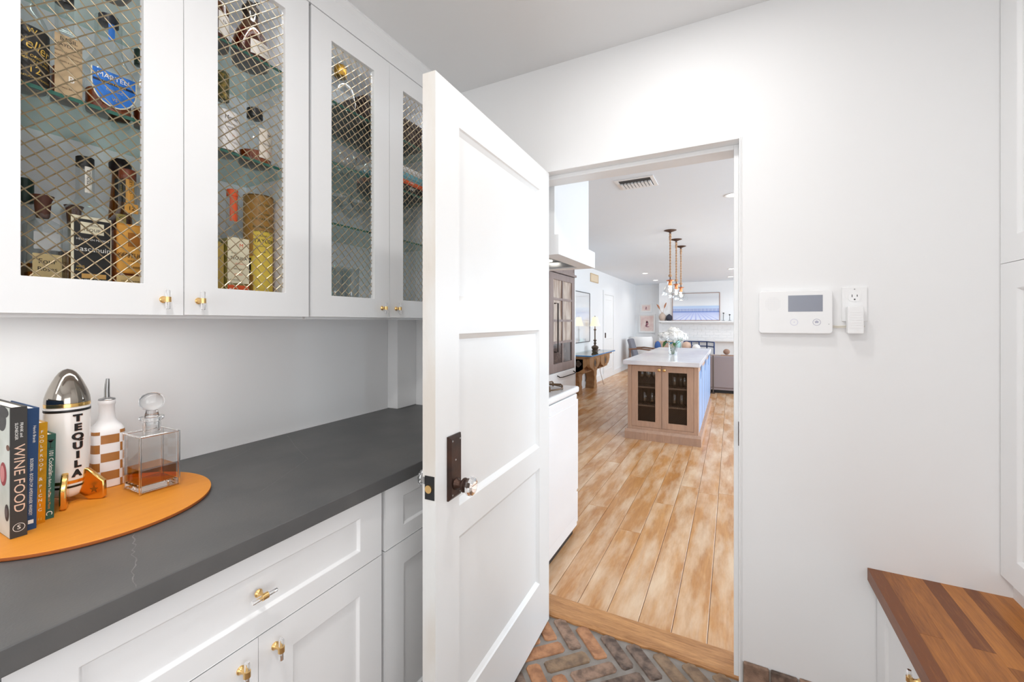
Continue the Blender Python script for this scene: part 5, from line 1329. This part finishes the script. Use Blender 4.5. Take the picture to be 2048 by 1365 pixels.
# ================================================================== living room end wall
CB0, CB1, CBY = -1.945, 1.10, 13.40
mb = MB(); mb.box(CB0, -1.15, CBY, 13.698, 0, ZC); mb.box(.35, CB1, CBY, 13.698, 0, ZC); mb.box(-1.15, .35, CBY, 13.698, .80, ZC); mb.box(-1.15, .35, 13.62, 13.698, 0, .80)
cb = struct('wall_chimney', mb, M['wall'], 'white painted chimney breast with a mantel')
random.seed(2)
for r in range(16):
    z0 = r*.082
    x = CB0 - (.10 if r % 2 else 0)
    while x < CB1:
        a, b_ = max(x+.004, CB0), min(x+.21, CB1)
        if b_ - a > .03 and not (z0 < .79 and b_ > -1.15 and a < .35):
            B('brick', bx(a, b_, CBY-.010, CBY, z0+.004, z0+.078), M['wall'], cb)
        x += .214
t = thing('fireplace_mantel', 'white mantel shelf on the chimney breast', 'mantel', (-.4, CBY, 1.33))
B('shelf', bx(CB0+.02, CB1, CBY-.20, CBY-.011, 1.355, 1.395), M['trim'], t, bevel=.004)
B('molding', bx(CB0+.06, CB1-.04, CBY-.14, CBY-.011, 1.315, 1.355), M['trim'], t, bevel=.01)
# big picture
def art_mat():
    m, nt, b = new_mat('pier_print'); N = nt.nodes; L = nt.links
    tc = N.new('ShaderNodeTexCoord'); sp = N.new('ShaderNodeSeparateXYZ'); L.new(tc.outputs['Generated'], sp.inputs[0])
    cr = N.new('ShaderNodeValToRGB'); L.new(sp.outputs['Z'], cr.inputs[0]); e = cr.color_ramp.elements
    e[0].position = 0; e[0].color = rgb(226, 228, 244); e[1].position = 1; e[1].color = rgb(226, 228, 230)
    for p, c in ((.28, rgb(190, 200, 236)), (.31, rgb(120, 150, 214)), (.36, rgb(222, 228, 240)), (.50, rgb(180, 204, 238)), (.56, rgb(234, 236, 238)), (.85, rgb(214, 216, 220))):
        k = e.new(p); k.color = c
    wv = N.new('ShaderNodeTexWave'); wv.wave_type = 'BANDS'; wv.bands_direction = 'X'; wv.inputs['Scale'].default_value = 11; wv.inputs['Distortion'].default_value = 0
    L.new(tc.outputs['Generated'], wv.inputs['Vector'])
    g1 = N.new('ShaderNodeMath'); g1.operation = 'GREATER_THAN'; g1.inputs[1].default_value = .29; L.new(sp.outputs['Z'], g1.inputs[0])
    g2 = N.new('ShaderNodeMath'); g2.operation = 'LESS_THAN'; g2.inputs[1].default_value = .43; L.new(sp.outputs['Z'], g2.inputs[0])
    g3 = N.new('ShaderNodeMath'); g3.operation = 'GREATER_THAN'; g3.inputs[1].default_value = .6; L.new(wv.outputs['Fac'], g3.inputs[0])
    m1 = N.new('ShaderNodeMath'); m1.operation = 'MULTIPLY'; L.new(g1.outputs[0], m1.inputs[0]); L.new(g2.outputs[0], m1.inputs[1])
    m2 = N.new('ShaderNodeMath'); m2.operation = 'MULTIPLY'; L.new(m1.outputs[0], m2.inputs[0]); L.new(g3.outputs[0], m2.inputs[1])
    mx = N.new('ShaderNodeMix'); mx.data_type = 'RGBA'; mx.inputs[7].default_value = rgb(96, 118, 186); L.new(m2.outputs[0], mx.inputs[0]); L.new(cr.outputs[0], mx.inputs[6])
    L.new(mx.outputs[2], b.inputs['Base Color']); b.inputs['Roughness'].default_value = .4
    return m
def picture(label, x0, x1, z0, z1, yw, fw_, fm, pm, dpt=.03, matw=0):
    t = thing('framed_picture', label, 'picture', ((x0+x1)/2, yw, z0))
    mb = MB(); mb.box(x0, x0+fw_, yw-dpt, yw, z0, z1); mb.box(x1-fw_, x1, yw-dpt, yw, z0, z1); mb.box(x0+fw_, x1-fw_, yw-dpt, yw, z0, z0+fw_); mb.box(x0+fw_, x1-fw_, yw-dpt, yw, z1-fw_, z1)
    B('frame', mb, fm, t)
    if matw:
        B('mount', bx(x0+fw_, x1-fw_, yw-.010, yw, z0+fw_, z1-fw_), M['paper'], t)
        B('print', bx(x0+fw_+matw, x1-fw_-matw, yw-.014, yw-.0101, z0+fw_+matw, z1-fw_-matw), pm, t)
    else: B('print', bx(x0+fw_, x1-fw_, yw-.018, yw, z0+fw_, z1-fw_), pm, t)
    return t
tp = picture('wide framed print of a blue pier leaning above the mantel', -1.565, -.290, 1.400, 2.205, CBY-.012, .014, M['framewood'], art_mat())
for k in range(9):   # radiating furrows in the lower part of the print
    x0 = -1.50 + k*.145; xc = -.93 + (x0+.93)*.35
    mb = MB().add([(x0-.02, CBY-.0315, 1.416), (x0+.02, CBY-.0315, 1.416), (xc+.006, CBY-.0315, 1.630), (xc-.006, CBY-.0315, 1.630)], [(0,1,2,3)])
    B('print_stripe', mb, mat('stripe_blue', rgb(180, 188, 232), .5) if k == 0 else bpy.data.materials['stripe_blue'], tp)
pk = mat('pink_print', rgb(240, 222, 214), .6, var2=rgb(226, 196, 190), vscale=5)
pk2 = mat('pink_figure', rgb(206, 140, 146), .7, var2=rgb(120, 92, 110), vscale=18)
for (x0, x1, z0, z1, lab) in ((-2.55, -2.20, 1.66, 1.935, 'small white-framed pink print above the larger one'), (-2.60, -2.10, 1.02, 1.60, 'large white-framed pink figure print under the smaller one')):
    t = picture(lab, x0, x1, z0, z1, 13.698, .025, M['trim'], pk, .03, .03)
    cx, cz, h = (x0+x1)/2, (z0+z1)/2, (z1-z0)
    mb = MB()
    for (a, b_, ra, rb) in ((0, .10, .05, .06), (.01, 0, .07, .12), (-.04, -.12, .05, .07), (.05, -.17, .07, .03)):
        mb.add([(cx + h*(a + ra*cos(2*pi*k/16)), 13.6835, cz + h*(b_ + rb*sin(2*pi*k/16))) for k in range(16)], [tuple(range(16))])
    B('print_figure', mb, pk2, t, kind='stuff')
# vases and candlesticks on the mantel
MZ = 1.3955
def vase(label, x, prof, m_, stems):
    t = thing('vase', label, 'vase', (x, CBY-.11, MZ))
    B('body', MB().lathe(prof, (x, CBY-.11, MZ), 28), m_, t, smooth=True)
    for (dx, dz) in stems:
        B('stem', MB().tube([(x, CBY-.11, MZ+.2),(x+dx*.4, CBY-.11, MZ+.2+dz*.45),(x+dx, CBY-.11, MZ+.2+dz)], .004, 6), M['pampas'], t)
        B('plume', MB().tube([(x+dx*.5, CBY-.11, MZ+.2+dz*.55),(x+dx*.72, CBY-.11, MZ+.2+dz*.8),(x+dx*.95, CBY-.11, MZ+.2+dz),(x+dx*1.15, CBY-.11, MZ+.2+dz*1.15)], .02, 8, rr=[.006,.026,.022,.004]), M['pampas'], t, smooth=True)
vase('sand coloured round vase holding dry pampas stems', -1.835, [(.05,0),(.07,.01),(.098,.08),(.10,.14),(.07,.20),(.035,.225),(.033,.25),(.028,.25)], M['vase1'], ((-.14, .26), (.10, .30)))
vase('charcoal round vase beside the sand coloured one', -1.642, [(.045,0),(.065,.008),(.09,.06),(.088,.12),(.05,.17),(.022,.185),(.022,.20)], M['vase2'], ())
for (x, h) in ((-.20, .19), (-.045, .145)):
    t = thing('candlestick', 'taller thin black candlestick on the mantel' if h > .16 else 'shorter thin black candlestick on the mantel', 'candlestick', (x, CBY-.11, MZ))
    B('base', MB().lathe([(.04,0),(.04,.006),(.008,.010)], (x, CBY-.11, MZ), 18), M['black'], t)
    B('stem', MB().lathe([(.006,.008),(.006,h)], (x, CBY-.11, MZ), 10), M['black'], t)
    B('cup', MB().lathe([(.006,h),(.020,h+.01),(.022,h+.03),(.015,h+.035)], (x, CBY-.11, MZ), 16), M['black'], t)
# fire screen
t = thing('fire_screen', 'navy metal fire screen in front of the fireplace', 'fire screen', (-.5, 13.1, 0))
def fpanel(p0, p1, h, nv):
    mb = MB(); p0, p1 = Vector(p0), Vector(p1); r = .018
    def at(s_, z): 
        q = p0 + (p1-p0)*s_; return (q.x, q.y, z)
    for s_ in [k/nv for k in range(nv+1)]: mb.tube([at(s_, 0), at(s_, h)], r, 6)
    for z in (.02, h*.55, h*.84, h): mb.tube([at(0, z), at(1, z)], r, 6)
    o = B('panel_frame', mb, M['navy'], t)
    g = MB().add([at(0,0.02), at(1,0.02), at(1,h), at(0,h)], [(0,1,2,3)]); B('panel_glass', g, M['frost'], o)
fpanel((-1.22, 13.12, 0), (-.62, 13.20, 0), .80, 3); fpanel((-.62, 13.20, 0), (-.42, 12.80, 0), .80, 1)
# round ottoman-like cushions / poufs in front
def armchair(name, label, x, y, rz, m_, wood_, h=.80, wd=.72):
    t = thing(name, label, 'armchair', (x, y, 0), rz)
    pts = [(wd/2*cos(radians(a)), wd/2*sin(radians(a))) for a in range(-20, 201, 20)]
    mb = MB(); vs_, fs = [], []
    for (px_, py_) in pts:
        for (s_, z) in ((1.0,.25),(1.06,.45),(1.05,h-.06),(.98,h),(.86,h-.03),(.82,.45),(.82,.25)): vs_.append((px_*s_, py_*s_, z))
    m7 = 7
    for i in range(len(pts)-1):
        for k in range(m7): fs.append((i*m7+k, (i+1)*m7+k, (i+1)*m7+(k+1)%m7, i*m7+(k+1)%m7))
    fs.append(tuple(range(m7))); fs.append(tuple((len(pts)-1)*m7+k for k in range(m7-1,-1,-1)))
    mb.add(vs_, fs); B('back', mb, m_, t, smooth=True, local=True)
    B('seat', MB().lathe([(wd*.40,.22),(wd*.43,.26),(wd*.43,.40),(wd*.38,.44),(.001,.45)], (0,0,0), 28), m_, t, smooth=True, local=True)
    for k in range(4):
        a = pi/4 + k*pi/2; B('leg', MB().tube([(wd*.36*cos(a), wd*.36*sin(a), .23), (wd*.38*cos(a), wd*.38*sin(a), 0)], .018, 8, rr=[.022,.014]), wood_, t, local=True)
    return t
armchair('barrel_chair', 'white curly fabric barrel chair in the living room', -2.36, 12.86, radians(200), M['boucle'], M['chairwood'], .93, .60)
t = thing('lounge_chair', 'grey lounge chair with walnut arms beside the white barrel chair', 'armchair', (-2.10, 12.0, 0), radians(-90))
B('seat', bx(-.30, .30, -.30, .30, .34, .44), M['greyfab'], t, local=True, bevel=.03)
mb = MB().prism([(-.30,.40),(-.22,.40),(-.36,.88),(-.42,.90),(-.44,.86)], lambda a, b, d: (d, a, b), -.27, .27)
B('backrest', mb, M['greyfab'], t, local=True, bevel=.02)
for s_ in (-1, 1):
    B('arm', MB().tube([(s_*.33,-.38,.62),(s_*.34,-.1,.64),(s_*.33,.30,.60)], .022, 8), M['chairwood'], t, local=True, smooth=True)
    for y_ in (-.34, .28): B('leg', MB().tube([(s_*.33,y_,.61),(s_*.34,y_*1.05,0)], .018, 8), M['chairwood'], t, local=True)
t = thing('slipper_chair', 'low tan slipper chair with a blue cushion by the framed prints', 'chair', (-1.75, 12.9, 0))
B('back', bx(-2.01, -1.50, 13.02, 13.18, .12, .80), M['tanfab'], t, bevel=.04, seg=3)
B('seat', bx(-2.01, -1.50, 12.55, 13.02, .12, .44), M['tanfab'], t, bevel=.04, seg=3)
for k in range(4): B('leg', bx(-1.99 + (k % 2)*.43, -1.95 + (k % 2)*.43, 12.60 + (k//2)*.50, 12.64 + (k//2)*.50, 0, .125), M['chairwood'], t)
def cushion(label, x, y, z, rx, ry, rz_, m_):
    mb = MB(); vs_, fs = [], []
    o = B('cushion', MB().sphere((0,0,0), rx, ry, rz_, 20, 12), m_, None, smooth=True); o.location = (x, y, z); tag(o, label, 'cushion'); return o
cushion('blue cushion on the low tan slipper chair', -1.91, 12.90, .625, .09, .085, .18, M['bluefab'])
cushion('tan round cushion on the long bench', -1.09, 12.45, .705, .12, .12, .12, M['tanfab'])
cushion('pale teal cushion beside the tan round one', -1.31, 12.45, .72, .085, .10, .135, M['tealfab'])
t = thing('long_bench', 'long low upholstered bench before the fireplace', 'bench', (-.85, 12.45, 0))
B('seat', bx(-1.39, -.60, 12.22, 12.50, .42, .580), M['tanfab'], t, bevel=.03, seg=3)
for k in range(4): B('leg', bx(-1.35 + (k % 2)*.68, -1.31 + (k % 2)*.68, 12.25 + (k//2)*.18, 12.29 + (k//2)*.18, 0, .425), M['chairwood'], t)
cushion('small cream round cushion at the end of the bench', -.84, 12.38, .672, .10, .10, .090, M['boucle'])
# taupe sofa seen from behind
t = thing('sofa', 'taupe fabric sofa with its back to the island', 'sofa', (.5, 9.35, 0))
sx = [-.405, .16, .74, 1.32]
B('back', bx(sx[0], sx[3], 8.99, 9.17, .10, .70), M['sofa'], t, bevel=.012)
for i in range(3):
    B('back_panel', bx(sx[i]+.003, sx[i+1]-.003, 8.978, 8.992, .11, .68), M['sofa'], t, bevel=.005)
    B('seat_cushion', bx(sx[i]+.004, sx[i+1]-.004, 9.16, 9.85, .28, .46), M['sofa'], t, bevel=.03)
    B('back_cushion', bx(sx[i]+.02, sx[i+1]-.02, 9.14, 9.32, .46, .72), M['sofaseat'], t, bevel=.05, seg=3)
B('base', bx(sx[0]+.02, sx[3]-.02, 9.0, 9.85, .06, .28), M['sofa'], t)
B('plinth', bx(sx[0]+.05, sx[3]-.05, 9.02, 9.8, 0, .06), M['black'], t)
cushion('brown pointed throw pillow on the taupe sofa', -.085, 9.24, .779, .06, .045, .055, M['sofaseat'])
# slim side table hugging the sofa back
t = thing('side_table', 'slim metal side table against the taupe sofa', 'side table', (-.33, 8.93, 0))
B('top', bx(-.42, -.18, 8.84, 8.96, .72, .735), M['frost'], t)
mb = MB().tube([(-.31, 8.93, .72), (-.31, 8.93, .012)], .010, 8); B('post', mb, M['lampmetal'], t)
B('foot', bx(-.42, -.28, 8.87, 8.965, 0, .012), M['lampmetal'], t)


def can_light(x, y, power, label, col=(1.0,.985,.97), spread=150):
    t = thing('recessed_light', label, 'ceiling light', (x, y, ZC), 0, 'recessed ceiling lights')
    mb = MB().lathe([(.062,0),(.075,0),(.074,-.006),(.060,-.004),(.058,-.001)], (x,y,ZC), 28, cap=False)
    B('trim_ring', mb, M['trim'], t, smooth=True)
    B('lens', MB().lathe([(.0005,-.0015),(.059,-.0015)], (x,y,ZC), 28, cap=False), M['canlens'], t)
    l = bpy.data.lights.new('can', 'AREA'); l.shape = 'DISK'; l.size = .11; l.energy = power; l.color = col; l.spread = radians(spread)
    o = bpy.data.objects.new('downlight_beam', l); C.objects.link(o); o.location = (x, y, ZC-.008)
    return t
for (x, y, p) in ((-.15, 1.22, 4.5), (-.42, .05, 9.5)):
    can_light(x, y, p, 'recessed pantry downlight in the white ceiling', spread=180)
for (x, y) in ((-1.843, 10.48), (-1.893, 12.38), (.0165, 4.376), (.0, 10.47), (-.022, 12.31)):
    can_light(x, y, 5, 'small lit recessed downlight in the kitchen and living room ceiling')
